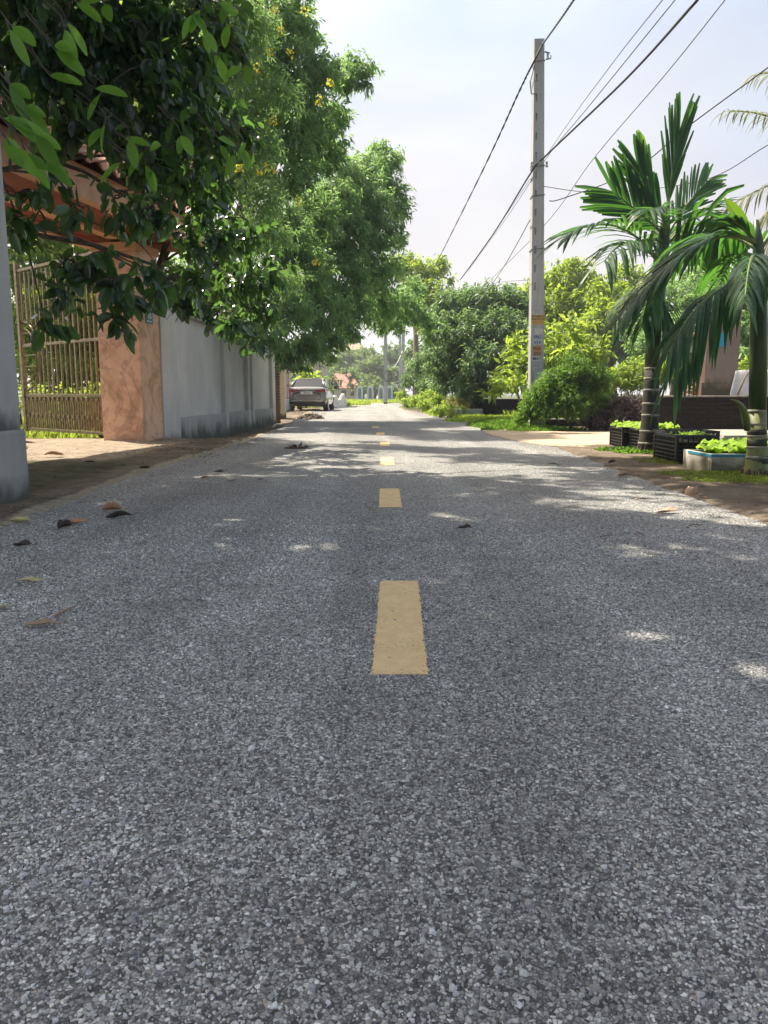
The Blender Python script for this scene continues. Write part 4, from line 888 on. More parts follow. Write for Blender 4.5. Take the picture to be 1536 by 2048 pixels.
def slab_sacks():
    wm = mat('white_tarp', (.50, .50, .50), (.64, .64, .66), rough=.6, scale=4, bump=.03, bscale=6)
    for (a, b, c, d, lab) in (((1462, 795), (1484, 740), (1522, 738), (1536, 795), 'folded white sheet leaning behind the black wall beside the nearer palm'), ((1530, 795), (1540, 738), (1590, 740), (1600, 795), 'second white sheet partly hidden behind the nearer palm trunk')):
        q = [P(*p, 14.2) for p in (a, b, c, d)]; mb = MB(); n = 9; v = []
        for j in range(6):
            t = j / 5
            for i in range(n):
                s = i / (n - 1); p = q[0].lerp(q[3], s).lerp(q[1].lerp(q[2], s), t); v.append((p.x, p.y + .06 * math.sin(s * 9 + t) + t * .15, p.z - (0.9 if j == 0 else 0)))
        f = [(j * n + i, j * n + i + 1, (j + 1) * n + i + 1, (j + 1) * n + i) for j in range(5) for i in range(n - 1)]
        o = mb.add(v, f).build('white_sheet', wm, smooth=True); so_ = o.modifiers.new('t', 'SOLIDIFY'); so_.thickness = .04; tag(o, lab, 'sheet', 'white sheets behind the black wall')
    o = MB().tube([P(1475, 790, 13.95), P(1490, 755, 13.95), P(1500, 742, 13.98), P(1512, 735, 14)], [.018, .014, .01, .008], 6).build('bare_branch', mat('brown_bark', (.20, .12, .08), (.3, .2, .14), rough=.9), smooth=True); tag(o, 'thin brown bare branch lying across the white sheet', 'branch')
    o = MB().tube([P(1364, 790, 14.3), P(1395, 768, 14.3)], [.03, .02], 6).build('timber', MATS['brown_bark']); tag(o, 'short brown stick leaning on the ruined pillar', 'stick')
    t = thing('concrete_slab', 'worn mossy concrete slab lying on blocks behind the black crate', 'slab'); t.matrix_world = Matrix.Translation((4.8, 10.3, 0)) @ Matrix.Rotation(math.radians(-3), 4, 'Z') @ Matrix.Diagonal((1, 1.5, 1, 1))
    MB().box(-.55, .55, -.5, .55, .19, .25, jit=.008).build('slab', SLATE, t, bevel=.006); MB().box(-.5, -.35, -.4, .4, -.02, .19).build('block', SLATE, t); MB().box(.35, .5, -.4, .4, -.02, .19).build('block', SLATE, t)
    t = thing('concrete_slab', 'second mossy slab half hidden by the nearer palm trunk', 'slab'); t.location = (5.05, 9.6, 0)
    MB().box(-.4, .9, -.35, .35, .22, .28, jit=.006).build('slab', SLATE, t, bevel=.006); MB().box(-.35, -.2, -.3, .3, -.02, .22).build('block', SLATE, t); MB().box(.6, .75, -.3, .3, -.02, .22).build('block', SLATE, t)
slab_sacks()
BPL = mat('crate_plastic', (.010, .012, .012), (.022, .026, .024), rough=.42, scale=8)
LETT = leafmat('lettuce_leaf', [(.16, .28, .05), (.24, .38, .06), (.34, .48, .09)], (.42, .62, .06), .45, rough=.5)
def crate(loc, rz, lx, ly, h, label):
    r = thing('plastic_crate', label, 'crate', 'black plastic crates planted with lettuce'); r.location = loc; r.rotation_euler = (0, 0, rz)
    bx = lambda nm, *a: MB().box(*a).build(nm, BPL, r)
    X, Y = lx / 2, ly / 2
    for sx in (-1, 1):
        for sy in (-1, 1): bx('corner_post', sx * X - .014, sx * X + .014, sy * Y - .014, sy * Y + .014, 0, h)
    for s in (-1, 1):
        bx('rim', -X - .014, X + .014, s * Y - .016, s * Y + .016, h - .028, h + .002); bx('rim', s * X - .016, s * X + .016, -Y + .016, Y - .016, h - .028, h + .001)
        nz_ = 6
        for j in range(nz_): z = .01 + j * (h - .05) / nz_; bx('rib', -X + .014, X - .014, s * Y - .009, s * Y + .009, z, z + .010); bx('rib', s * X - .009, s * X + .009, -Y + .014, Y - .014, z, z + .010)
        nx = max(4, int(lx / .052)); ny = max(4, int(ly / .052))
        for i in range(1, nx): x = -X + i * lx / nx; bx('bar', x - .005, x + .005, s * Y - .0075, s * Y + .0075, .0, h - .028)
        for i in range(1, ny): y = -Y + i * ly / ny; bx('bar', s * X - .0075, s * X + .0075, y - .005, y + .005, .0, h - .028)
    MB().box(-X + .012, X - .012, -Y + .012, Y - .012, .0, h - .075).build('soil', mat('potting_soil', (.012, .010, .008), (.035, .028, .02), rough=1, scale=30) if 'potting_soil' not in MATS else MATS['potting_soil'], r)
def lettuce(loc, rz, lx, ly, label, n=26, hgt=.10, wilt=False):
    r = thing('lettuce_bed', label, 'lettuce'); r.location = loc; r.rotation_euler = (0, 0, rz)
    for k in range(n):
        px, py = U(-lx / 2, lx / 2), U(-ly / 2, ly / 2); mb = MB(); base = Vector((px, py, 0)); nl = 7; rn = []
        a0 = U(0, 6.28)
        for q in range(nl):
            a = a0 + q * 2.4; ln = hgt * U(.8, 1.35); d = Vector((math.cos(a), math.sin(a), 0)); s = Vector((-d.y, d.x, 0)); wd = ln * .40; e = U(.3, .95)
            rows = [(0, .15, 0), (.35, .7, .45 * e + .15), (.7, 1.0, .8 * e + .15), (1.0, .7, .75 * e + .05)]; o = len(mb.v)
            for t, w_, z in rows:
                c = base + d * ln * t * (1.15 - e * .6) + Vector((0, 0, z * ln + .004))
                for i in range(5): u = (i - 2) / 2; mb.v.append(tuple(c + s * wd * w_ * u + Vector((0, 0, abs(u) * .018 + math.sin(i * 2.4 + t * 9 + q) * .011 * w_))))
            for j in range(3):
                for i in range(4): A = o + j * 5 + i; mb.f.append((A, A + 1, A + 6, A + 5)); rn.append(min(1, max(0, U(.1, .9) * .3 + .35 + .2 * j / 3)))
        mb.build('lettuce_head', LETT, r, smooth=True, rnd=rn)
ra = math.radians
crate((3.47, 10.72, .015), 0, .48, .56, .29, 'farther black crate of bright lettuce left of the taller palm trunk')
crate((3.56, 10.14, .015), 0, .50, .50, .29, 'black lettuce crate directly behind the taller palm trunk')
crate((3.30, 8.48, .01), 0, .40, .66, .31, 'nearer black crate between the taller palm and the white foam box')
crate((3.62, 9.30, .01), 0, .62, .44, .31, 'black crate behind the nearer crate, its rim just showing')
lettuce((3.47, 10.72, .25), 0, .42, .48, 'bright green lettuce filling the farther black crate', 20)
lettuce((3.56, 10.14, .25), 0, .42, .42, 'bright green lettuce in the crate behind the taller palm trunk', 18)
lettuce((3.34, 8.55, .25), 0, .28, .5, 'sparse young lettuce low in the nearer black crate', 7, .07)
def foam_box():
    m = plaster('dirty_foam', (.66, .64, .57), (.16, .16, .11), streak=(9, 9, 1.2), z0=0, grime_h=.30, mold=(.07, .065, .03)); bl = mat('blue_tape', (.02, .16, .24), (.03, .24, .34), rough=.4)
    r = thing('foam_box', 'dirty white foam box with blue edge tape, planted with lettuce', 'foam box'); r.matrix_world = Matrix.Translation((3.43, 7.46, .0)) @ Matrix.Rotation(ra(1), 4, 'Z')
    X, Y, h, t = .40, .33, .20, .035
    MB().box(-X, X, -Y, -Y + t, 0, h, jit=.004).build('side', m, r, bevel=.008); MB().box(-X, X, Y - t, Y, 0, h, jit=.004).build('side', m, r, bevel=.008)
    MB().box(-X, -X + t, -Y + t, Y - t, .001, h - .002).build('side', m, r, bevel=.008); MB().box(X - t, X, -Y + t, Y - t, .001, h - .002).build('side', m, r, bevel=.008)
    MB().box(-X + .03, X - .03, -Y + .03, Y - .03, .01, h - .05).build('soil', MATS['potting_soil'], r)
    MB().box(-X - .004, X * .98, -Y - .006, -Y - .0005, h - .028, h - .004).build('tape', bl, r); MB().box(-X - .006, -X - .0006, -Y, Y * .6, h - .028, h - .004).build('tape', bl, r)
    MB().tube([(.20 + math.cos(a) * .12, -Y - .004, h - .03 - math.sin(a) * .085) for a in np.linspace(0, math.pi, 14)], .004, 5).build('moulded_ring', mat('dark_stain', (.08, .10, .08)), r)
    lettuce((3.45, 7.48, .16), 0, .66, .52, 'bright lettuce overflowing the dirty white foam box', 34, .125)
foam_box()

# ================================================================ PALMS
PALML = leafmat('areca_leaflet', [(.014, .036, .026), (.026, .060, .036), (.052, .10, .045)], (.13, .36, .04), .30, rough=.45, spec=.28)
PALMB = leafmat('young_palm_blade', [(.05, .13, .02), (.09, .20, .03)], (.28, .50, .03), .5, rough=.4)
RACH = mat('palm_rachis', (.07, .11, .03), (.12, .17, .05), rough=.5)
def ribbon(mb, rn, base, d, side, ln, wd, bend, tone, seg=4, blunt=False):
    """one folded leaflet: V section, bending down along its length"""
    d = d.normalized(); s = (side - d * side.dot(d)).normalized(); p = Vector(base); o = len(mb.v); st = ln / seg
    for i in range(seg + 1):
        t = i / seg; w_ = wd * (.45 + 1.6 * t if t < .34 else (1.0 if (t < .7 or blunt) else 1.0 - .93 * (t - .7) / .3)) * .5
        if blunt and i == seg: w_ *= .55
        n = s.cross(d).normalized(); mb.v += [tuple(p - s * w_ + n * w_ * .35), tuple(p), tuple(p + s * w_ + n * w_ * .35)]
        p = p + d * st; d = (d + Vector((0, 0, -bend / seg * (1 + t)))).normalized(); s = (s - d * s.dot(d)).normalized()
    for i in range(seg):
        a = o + i * 3; mb.f += [(a, a + 1, a + 4, a + 3), (a + 1, a + 2, a + 5, a + 4)]; rn += [tone, tone]
def frond(root, a, c, b, nl, ll, lw, bend=.8, fwd=.9, m=None, parts=True, spread=.9, blunt=False, seg=4, r0=.018, part_name='leaflet', jitter=.12):
    pts = bez(a, c, b, 16); mb = MB(); mb.tube(pts, [r0 * (1 - .8 * i / 15) for i in range(16)], 6); fr = mb.build('frond', RACH, root, smooth=True)
    m = m or PALML; joint, rj = MB(), []
    for i in range(nl):
        t = .16 + .84 * i / (nl - 1); k = t * 15; j = min(int(k), 14); p = pts[j].lerp(pts[j + 1], k - j); tg = (pts[j + 1] - pts[j]).normalized()
        sd = tg.cross(Vector((0, 0, 1))) if not blunt else tg.cross(Vector((.25, 1, .1)))
        if sd.length < .15: sd = tg.cross(Vector((0, 1, .2)))
        sd.normalize(); l = ll * (.62 + .55 * math.sin(min(1, t * 1.15) * math.pi * .85)) * U(.85, 1.1)
        for s in (-1, 1):
            d = tg * (fwd + .7 * t) + sd * s * spread + Vector((U(-1, 1), U(-1, 1), U(-1, 1))) * jitter + Vector((0, 0, .12))
            one = MB() if parts else joint; rn = [] if parts else rj
            ribbon(one, rn, p, d, (Vector((0, 0, 1)).cross(d) if not blunt else d.cross(Vector((U(-.5, .5), 1, U(-.2, .4))))) if abs(d.normalized().z) < .97 or blunt else sd, l, lw * U(.75, 1.2), bend * U(.6, 1.3), U(0, 1), seg, blunt)
            if parts: one.build(part_name, m, fr, rnd=rn)
    if not parts: o = joint.build('leaflets', m, fr, rnd=rj); o['kind'] = 'stuff'
    return fr
def palm_trunk(root, pts, rad, rings, bark, ringm, shaft_from=None, shaftm=None):
    MB().tube(pts, rad, 16).build('trunk', bark, root, smooth=True)
    for (p, r_) in rings:
        n = 16; rr = r_ * 1.035
        MB().tube([Vector(p) - Vector((0, 0, .014)), Vector(p) - Vector((0, 0, .007)), Vector(p) + Vector((0, 0, .007)), Vector(p) + Vector((0, 0, .014))], [r_ * 1.0, rr, rr, r_ * 1.0], n).build('leaf_scar_ring', ringm, root, smooth=True)
def areca_palms():
    bark = mat('areca_bark', (.014, .016, .012), (.045, .038, .028), rough=.8, scale=14, bump=.004, stretch=(1, 1, .4)); scar = mat('leaf_scar', (.15, .14, .115), (.27, .25, .20), rough=.9, scale=20)
    gsh = mat('crownshaft', (.018, .036, .016), (.04, .072, .022), rough=.4, scale=5, stretch=(4, 4, .5)); grn = mat('green_stem', (.10, .12, .04), (.18, .18, .07), rough=.55, scale=6, stretch=(3, 3, .6))
    roots = mat('root_fibre', (.05, .035, .025), (.10, .07, .05), rough=.95, scale=40)
    # --- taller palm
    r = thing('areca_palm', 'taller dark areca palm with a ringed trunk standing between the black crates', 'palm tree')
    Y = 9.62; seq = [(1297, 911, .140), (1297, 880, .120), (1300, 840, .104), (1303, 770, .094), (1304, 738, .090)]
    pts = [P(u, v, Y) for u, v, _ in seq]; pts[0].z = -.02; rad = [q[2] for q in seq]
    rings = []
    for v in (737, 757, 780, 807, 830, 862, 886):
        u = np.interp(v, [q[1] for q in seq[::-1]], [q[0] for q in seq[::-1]]); rings.append((P(float(u), v, Y), float(np.interp(v, [q[1] for q in seq[::-1]], rad[::-1]))))
    palm_trunk(r, pts, rad, rings, bark, scar)
    sh = [P(1304, 738, Y), P(1306, 690, Y), P(1314, 600, Y), P(1322, 520, Y), P(1330, 455, Y), P(1335, 400, Y)]
    MB().tube(sh, [.088, .090, .092, .088, .06, .03], 14).build('crownshaft', gsh, r, smooth=True)
    mb = MB()
    for k in range(26):
        a = k / 26 * 6.28 + U(-.1, .1); b_ = pts[0]; mb.tube([b_ + Vector((math.cos(a) * .125, math.sin(a) * .125, U(.06, .16))), b_ + Vector((math.cos(a) * .165, math.sin(a) * .165, -.0))], [.013, .009], 5)
    mb.build('root_fringe', roots, r)
    c = lambda u, v, y=Y: P(u, v, y)
    F1 = [  # (start, control, tip, leaflets, length, width, bend, fwd, blunt, spread)
        (c(1333, 440), c(1343, 340), c(1358, 270), 13, .60, .040, .08, 1.9, True, .50),
        (c(1333, 450), c(1298, 385), c(1278, 335), 14, .50, .044, .10, 1.5, True, .55),
        (c(1330, 470), c(1285, 430), c(1228, 385), 19, .52, .046, .18, 1.1, True, .95),
        (c(1325, 530), c(1235, 405, 9.3), c(1138, 470, 9.0), 19, .62, .046, .75, .9, False, .95),
        (c(1325, 540), c(1265, 440, 9.0), c(1210, 520, 8.5), 18, .58, .048, 1.4, .7, False, .8),
        (c(1335, 470), c(1375, 400, 9.8), c(1412, 365, 10.0), 14, .46, .040, .25, 1.3, True, .70),
        (c(1335, 490), c(1400, 400, 9.8), c(1428, 440, 9.6), 19, .50, .044, .9, .9, False, .9),
        (c(1330, 530), c(1400, 455, 9.4), c(1430, 480, 9.3), 20, .62, .060, 2.2, .25, True, .5),
        (c(1322, 575), c(1268, 560, 9.4), c(1230, 640, 9.2), 18, .46, .042, 1.4, .8, False, .7),
        (c(1320, 570), c(1292, 590, 9.2), c(1285, 650, 9.2), 17, .46, .046, 1.5, .8, False, .7),
        (c(1330, 510), c(1350, 440, 10.3), c(1330, 470, 11.0), 16, .5, .05, 1.2, .8, False, .9),
        (c(1322, 590), c(1330, 600, 9.4), c(1345, 680, 9.5), 15, .44, .046, 1.3, .8, False, .6),
        (c(1330, 490), c(1380, 420, 10.4), c(1395, 470, 10.9), 16, .5, .05, 1.3, .8, False, .9),
        (c(1330, 480), c(1290, 440, 9.9), c(1240, 420, 10.2), 15, .42, .046, .7, .8, False, .8),
        (c(1330, 480), c(1330, 400, 9.2), c(1300, 420, 8.9), 14, .46, .05, .9, .8, False, .8)]
    for i, f in enumerate(F1): frond(r, f[0], f[1], f[2], f[3], f[4], f[5], f[6], f[7], blunt=f[8], spread=f[9], parts=i in (0, 1, 2, 3, 4, 5, 6, 7), jitter=.14)
    mb, rn = MB(), []; ribbon(mb, rn, c(1290, 330, 9.9), Vector((-.25, 0, 1)), Vector((1, 0, 0)), .42, .12, 0, .9, 4); mb.build('young_blade', PALMB, r, rnd=rn)
    mb, rn = MB(), []; ribbon(mb, rn, c(1345, 330, 9.9), Vector((.25, 0, 1)), Vector((1, 0, 0)), .34, .07, 0, .4, 4); mb.build('young_blade', PALMB, r, rnd=rn)
    # --- nearer palm at the right edge
    r = thing('areca_palm', 'nearer areca palm with green white ringed stem at the right edge beside the foam box', 'palm tree'); Y = 6.88
    seq = [(1512, 958, .128), (1513, 935, .098), (1514, 900, .084), (1515, 820, .074), (1517, 700, .074), (1519, 560, .062), (1516, 480, .04), (1512, 440, .02)]
    pts = [P(u, v, Y) for u, v, _ in seq]; pts[0].z = -.03; rad = [q[2] for q in seq]
    MB().tube(pts[:4], rad[:4], 16).build('trunk', grn, r, smooth=True); MB().tube(pts[3:], rad[3:], 16).build('crownshaft', gsh, r, smooth=True)
    dk = mat('dark_internode', (.018, .022, .014), (.05, .05, .03), rough=.8, scale=12)
    for v0, v1 in ((878, 893), (912, 928), (858, 869)):
        rr = float(np.interp((v0 + v1) / 2, [q[1] for q in seq[::-1]], rad[::-1])) * 1.012; MB().tube([P(1514, v1, Y), P(1514, v0, Y)], [rr * 1.01, rr], 16).build('dark_internode', dk, r, smooth=True)
    for v in (822, 848, 872, 894, 914):
        rr = float(np.interp(v, [q[1] for q in seq[::-1]], rad[::-1])); p = P(1514, v, Y); MB().tube([p - Vector((0, 0, .012)), p - Vector((0, 0, .006)), p + Vector((0, 0, .006)), p + Vector((0, 0, .012))], [rr, rr * 1.05, rr * 1.05, rr], 16).build('leaf_scar_ring', scar, r, smooth=True)
    mb = MB(); 
    for k in range(34):
        a = k / 34 * 6.28; b_ = pts[0]; mb.tube([b_ + Vector((math.cos(a) * .115, math.sin(a) * .115, U(.05, .13))), b_ + Vector((math.cos(a) * .17, math.sin(a) * .17, 0.0))], [.012, .008], 5)
    mb.build('root_fringe', roots, r)
    MB().tube(bez(P(1494, 858, Y - .1), P(1490, 800, Y - .25), P(1462, 800, Y - .35), 8), [.030, .034, .034, .03, .022, .016, .01, .006], 8).build('dead_sheath', RACH, r, smooth=True)
    c = lambda u, v, y=Y: P(u, v, y)
    F2 = [(c(1516, 490), c(1420, 420, 6.6), c(1262, 610, 6.2), 26, .60, .036, .7, 1.7, False, .55),
          (c(1512, 600), c(1440, 555, 6.6), c(1352, 740, 6.3), 26, .62, .036, 2.2, .6, False, .5),
          (c(1514, 560), c(1410, 560, 6.3), c(1345, 690, 6.0), 22, .56, .034, 1.8, .9, False, .45),
          (c(1516, 500), c(1440, 440, 7.2), c(1350, 500, 7.8), 18, .52, .044, 1.8, .6, False, .7),
          (c(1512, 490), c(1490, 450, 6.8), c(1462, 440, 6.7), 8, .28, .05, .5, 1.4, False, .5),
          (c(1520, 500), c(1580, 390, 7.0), c(1700, 470, 7.2), 18, .5, .038, 1.1, .8, False, .8),
          (c(1518, 520), c(1500, 480, 6.3), c(1490, 600, 5.9), 14, .38, .036, 1.4, .8, False, .6),
          (c(1520, 540), c(1570, 510, 6.6), c(1600, 630, 6.3), 16, .5, .036, 1.4, .8, False, .8),
          (c(1516, 520), c(1470, 480, 7.6), c(1440, 570, 8.1), 16, .45, .04, 1.5, .7, False, .8)]
    for i, f in enumerate(F2): frond(r, f[0], f[1], f[2], f[3], f[4], f[5], f[6], f[7], blunt=f[8], spread=f[9], seg=6, r0=.022, jitter=.10)
    mb, rn = MB(), []; ribbon(mb, rn, c(1500, 470, 7.1), Vector((-.75, 0, 1)), Vector((.4, 0, .3)), .40, .11, .1, .3, 5); mb.build('young_blade', PALMB, r, rnd=rn)
    # --- coconut palm beyond the right edge
    pal = leafmat('coconut_leaflet', [(.06, .075, .035), (.12, .13, .06), (.20, .19, .10)], (.26, .30, .08), .35, rough=.5)
    r = thing('coconut_palm', 'pale drooping coconut palm fronds reaching in from the right edge', 'palm tree'); Y = 13.5; C0 = P(1690, 330, Y)
    MB().tube([Vector((C0.x + .4, Y + .5, 0)), Vector((C0.x + .2, Y + .3, 2)), C0], [.2, .15, .13], 12).build('trunk', bark, r, smooth=True)
    for (cx, cy, tx, ty, n, ll, y2) in ((1580, 220, 1462, 222, 22, .50, 13.2), (1600, 330, 1452, 415, 26, .62, 13.0), (1620, 420, 1470, 540, 24, .6, 13.3), (1600, 120, 1512, 150, 20, .45, 14), (1800, 250, 1900, 400, 20, .6, 13.4), (1580, 350, 1500, 470, 22, .6, 14.2)):
        frond(r, C0, P(cx, cy, (Y + y2) / 2), P(tx, ty, y2), n, ll, .034, 2.6, .35, m=pal, parts=True if n > 21 else False, spread=.45, seg=5, r0=.03)
areca_palms()

# ================================================================ TREES
BARK = mat('tree_bark', (.045, .036, .028), (.11, .09, .07), rough=.95, scale=12, bump=.01, bscale=25, stretch=(1, 1, .3))
BARKP = mat('pale_bark', (.16, .135, .11), (.27, .23, .19), rough=.95, scale=10, bump=.008, bscale=25, stretch=(1, 1, .3))
JACK = leafmat('jackfruit_leaf', [(.012, .024, .018), (.022, .044, .028), (.040, .072, .040), (.10, .18, .06)], (.18, .38, .06), .32, rough=.24, spec=.6)
LONG = leafmat('longan_leaf', [(.038, .082, .052), (.066, .132, .072), (.11, .19, .085), (.24, .29, .08)], (.33, .55, .15), .46, rough=.40)
FEATH = leafmat('feathery_leaf', [(.055, .11, .065), (.085, .15, .08), (.14, .21, .09)], (.34, .56, .16), .42, rough=.5)
LIGHTL = leafmat('light_leaf', [(.05, .09, .025), (.09, .15, .03), (.16, .22, .04)], (.44, .60, .05), .5, rough=.5)
MANGO = leafmat('mango_leaf', [(.026, .056, .040), (.045, .088, .056), (.075, .13, .068), (.15, .20, .07)], (.27, .45, .12), .36, rough=.38)
YELL = leafmat('yellow_green_leaf', [(.07, .13, .025), (.12, .20, .035), (.21, .28, .05)], (.50, .66, .08), .46, rough=.55)
HAZY = leafmat('far_leaf', [(.05, .085, .05), (.08, .12, .06), (.12, .17, .07)], (.26, .40, .10), .4, rough=.6)
def cov(cover, L0, W0, per): return cover * 4 * math.pi / (L0 * W0 * .5 * per)
def ftree(name, label, px, base, tr, lm, L0, W0, cover=1.5, per=14, tw=.35, cat='tree', bark=BARK, extra=(), nl=8, group=None, top=None, **kw):
    bl = pxblobs(px) + list(extra); b = Vector(base); cx = top or Vector(bl[0][0]); mid = b.lerp(cx, .5) + Vector((U(-.1, .1), U(-.1, .1), 0))
    return tree(name, label, cat, bl, [tuple(b), tuple(b.lerp(mid, .5) + Vector((U(-.1, .1), 0, 0))), tuple(mid), tuple(b.lerp(cx, .8))], tr, lm, bark, (L0, W0), cov(cover, L0, W0, per), per, tw, nl=nl, group=group, **kw)

def jackfruit():
    px = [(70, 60, 7.0, 130), (205, 45, 7.4, 130), (330, 60, 7.8, 120), (430, 60, 8.2, 80), (110, 190, 7.0, 100), (250, 190, 7.4, 120), (370, 200, 8.0, 105), (450, 250, 8.6, 65), (170, 270, 7.0, 50), (260, 310, 7.4, 70), (350, 330, 7.9, 90),
          (430, 380, 8.6, 70), (310, 420, 7.4, 50), (400, 470, 8.4, 65), (470, 470, 9.4, 65), (480, 560, 10.2, 65), (395, 560, 8.6, 42), (510, 620, 10.8, 48), (455, 640, 9.6, 35), (500, 680, 10.4, 30), (530, 540, 11, 45),
          (55, 475, 6.6, 26), (50, 395, 6.3, 32), (150, 425, 6.4, 32), (100, 350, 6.3, 30), (25, 440, 6.2, 22), (130, 530, 6.4, 34), (195, 520, 6.4, 38), (225, 575, 6.4, 42), (262, 600, 6.5, 34), (300, 540, 6.7, 38), (340, 570, 7.0, 30), (240, 400, 6.6, 34), (290, 430, 6.8, 30), (365, 600, 12.2, 36), (425, 615, 12.4, 40), (340, 560, 12, 40), (130, 590, 6.4, 22), (90, 640, 6.4, 16), (235, 640, 6.4, 16)]
    over = [((-4.6, 5.6, 5.9), 1.35), ((-2.7, 5.5, 6.0), 1.0), ((-5.8, 7.8, 6.6), 1.5), ((-3.6, 7.6, 7.0), 1.4), ((-2.2, 6.9, 6.7), .7), ((-6.8, 5.2, 5.8), 1.4), ((-5.2, 9.2, 7.6), 1.2), ((-3.4, 9.4, 7.9), .9),  # unseen leaf masses above the view, added to shade the road
            ((-7.2, 9.0, 7.0), 1.4), ((-4.4, 3.6, 5.4), 1.2), ((-2.4, 3.4, 5.6), 1.1), ((-6.6, 11.4, 8.4), 1.4), ((-3.5, 4.3, 6.3), 1.2), ((-3.0, 3.0, 5.9), 1.1), ((-4.6, 4.4, 6.8), 1.2), ((-4.6, 2.4, 6.0), 1.2), ((-6.9, 7.0, 7.2), 1.3), ((-8.0, 6.6, 6.9), 1.3), ((-6.0, 3.8, 6.0), 1.2), ((-6.2, 6.4, 5.2), 1.2), ((-7.8, 8.6, 8.2), 1.4), ((-5.5, 5.0, 6.0), .9), ((-1.3, 4.7, 6.2), 1.15), ((-1.2, 6.4, 6.7), .9), ((-1.6, 2.8, 6.0), 1.15), ((-.2, 3.0, 6.4), .95), ((-.1, 4.6, 6.6), .8), ((-3.0, 1.6, 5.9), 1.1), ((-1.2, 1.2, 6.0), 1.1), ((.6, 2.0, 6.4), .8), ((-1.5, 9.8, 7.3), 1.0), ((-1.0, 8.3, 7.0), .9), ((-1.7, 11.6, 7.9), 1.0), ((-2.9, 12.3, 8.3), 1.0), ((-2.0, 5.4, 6.4), .9)]
    r = thing('jackfruit_tree', 'large dark glossy jackfruit tree hanging over the gateway from the upper left', 'tree')
    base = Vector((-5.1, 7.7, 0)); r.location = base
    bl = [(tuple(Vector(c_) - base), q) for c_, q in pxblobs(px) + over]
    targ = [b[0] for b in bl]; trunk = [(0, 0, -.1), (.05, 0, 1.2), (.1, .05, 2.4), (.15, .0, 3.6), (.3, .1, 4.8)]
    limbs(r, trunk, .24, [targ[i] for i in (0, 1, 2, 5, 9, 11, 13, 15, 17, 22, 24, 30, 34, 36, 38, 40, len(bl) - 1, len(bl) - 3, len(bl) - 5, len(bl) - 8, len(bl) - 11)], BARK, part_r=.26)
    B, D, N, Ln, W, R = twig_cloud(bl[:len(px)], cov(.66, .13, .068, 9), 9, .30, .13, .068, droop_dir=.75, hollow=.25, up_n=.35)
    ov = bl[len(px):]; thin = lambda c_: (c_[1] + base.y > 8.0) or (c_[0] + base.x > -2.4 and c_[1] + base.y > 5.8)  # sparser unseen masses leave sun dapples on the road
    A_ = twig_cloud([b_ for b_ in ov if not thin(b_[0])], cov(1.25, .13, .07, 10), 10, .34, .135, .07, droop_dir=.5, hollow=.4)
    C_ = twig_cloud([b_ for b_ in ov if thin(b_[0])], cov(.72, .13, .07, 10), 10, .26, .135, .07, droop_dir=.5, hollow=.2)
    B2, D2, N2, L2, W2, R2 = [np.concatenate([p, q]) for p, q in zip(A_, C_)]
    # split the nearest, largest leaves off as single blades
    Wd = B + np.array(base)[None]; fz = Wd[:, 1] * CP - (Wd[:, 2] - CAM_H) * SP; fy = Wd[:, 1] * SP + (Wd[:, 2] - CAM_H) * CP
    u = 768 + FPX * Wd[:, 0] / fz; v = 1024 - FPX * fy / fz; inside = (u > 5) & (u < 640) & (v > 5) & (v < 720)
    score = np.where(inside, Ln / fz, 0) + np.where(inside & (v > 420), .01, 0) - .002 * fz; sel = np.argsort(-score)[:285]; mask = np.zeros(len(B), bool); mask[sel] = True
    for i in sel: leaves('leaf', B[i:i + 1], D[i:i + 1], N[i:i + 1], Ln[i:i + 1], W[i:i + 1], R[i:i + 1] * .72, JACK, r, 'fine', kind=None)
    k = ~mask
    leaves('crown', np.concatenate([B[k], B2]), np.concatenate([D[k], D2]), np.concatenate([N[k], N2]), np.concatenate([Ln[k], L2]), np.concatenate([W[k], W2]), np.concatenate([R[k], R2]) * .85, JACK, r, 'oval')
    mb = MB()   # thin twigs among the hanging leaves
    for c_, q in bl[:len(px)]:
        for _ in range(7):
            a = Vector(c_) + Vector((U(-1, 1), U(-1, 1), U(0, 1))) * q * .5; b_ = Vector(c_) + Vector((U(-1, 1), U(-1, 1), U(-1.1, .6))) * q
            mb.tube(bez(a, (a + b_) / 2 + Vector((0, 0, q * .15)), b_, 4), [.008, .006, .004, .003], 4)
    mb.build('twigs', BARK, r)['kind'] = 'stuff'
    # bright young shoots with large blades close to the viewer
    r = thing('leafy_shoot', 'bright green large leaved shoots hanging into the upper left corner', 'branch'); BIG = leafmat('shoot_leaf', [(.06, .15, .025), (.09, .20, .03), (.13, .26, .04)], (.22, .46, .04), .42, rough=.35)
    spots = [(20, 170, 4.2), (45, 215, 4.2), (15, 230, 4.1), (70, 265, 4.3), (50, 300, 4.2), (10, 275, 4.0), (85, 330, 4.3), (20, 60, 4.4), (130, 60, 4.6), (110, 90, 4.6), (205, 0, 4.6), (160, 5, 4.7), (385, 30, 5.6), (405, 60, 5.6), (470, 65, 5.9), (430, 110, 6.0), (450, 10, 5.8),
             (490, 130, 6.0), (400, 20, 5.6), (440, 290, 6.4), (470, 310, 6.4), (490, 300, 6.4), (200, 190, 5.2), (260, 280, 5.4), (210, 250, 5.2), (300, 300, 5.6), (365, 270, 5.8), (100, 150, 4.5), (240, 330, 5.4), (300, 340, 5.6)]
    mb = MB()
    spots = [(a + U(-14, 14) * q, b_ + U(-16, 16) * q, c_ + U(-.1, .1)) for a, b_, c_ in spots for q in (0, 1)]
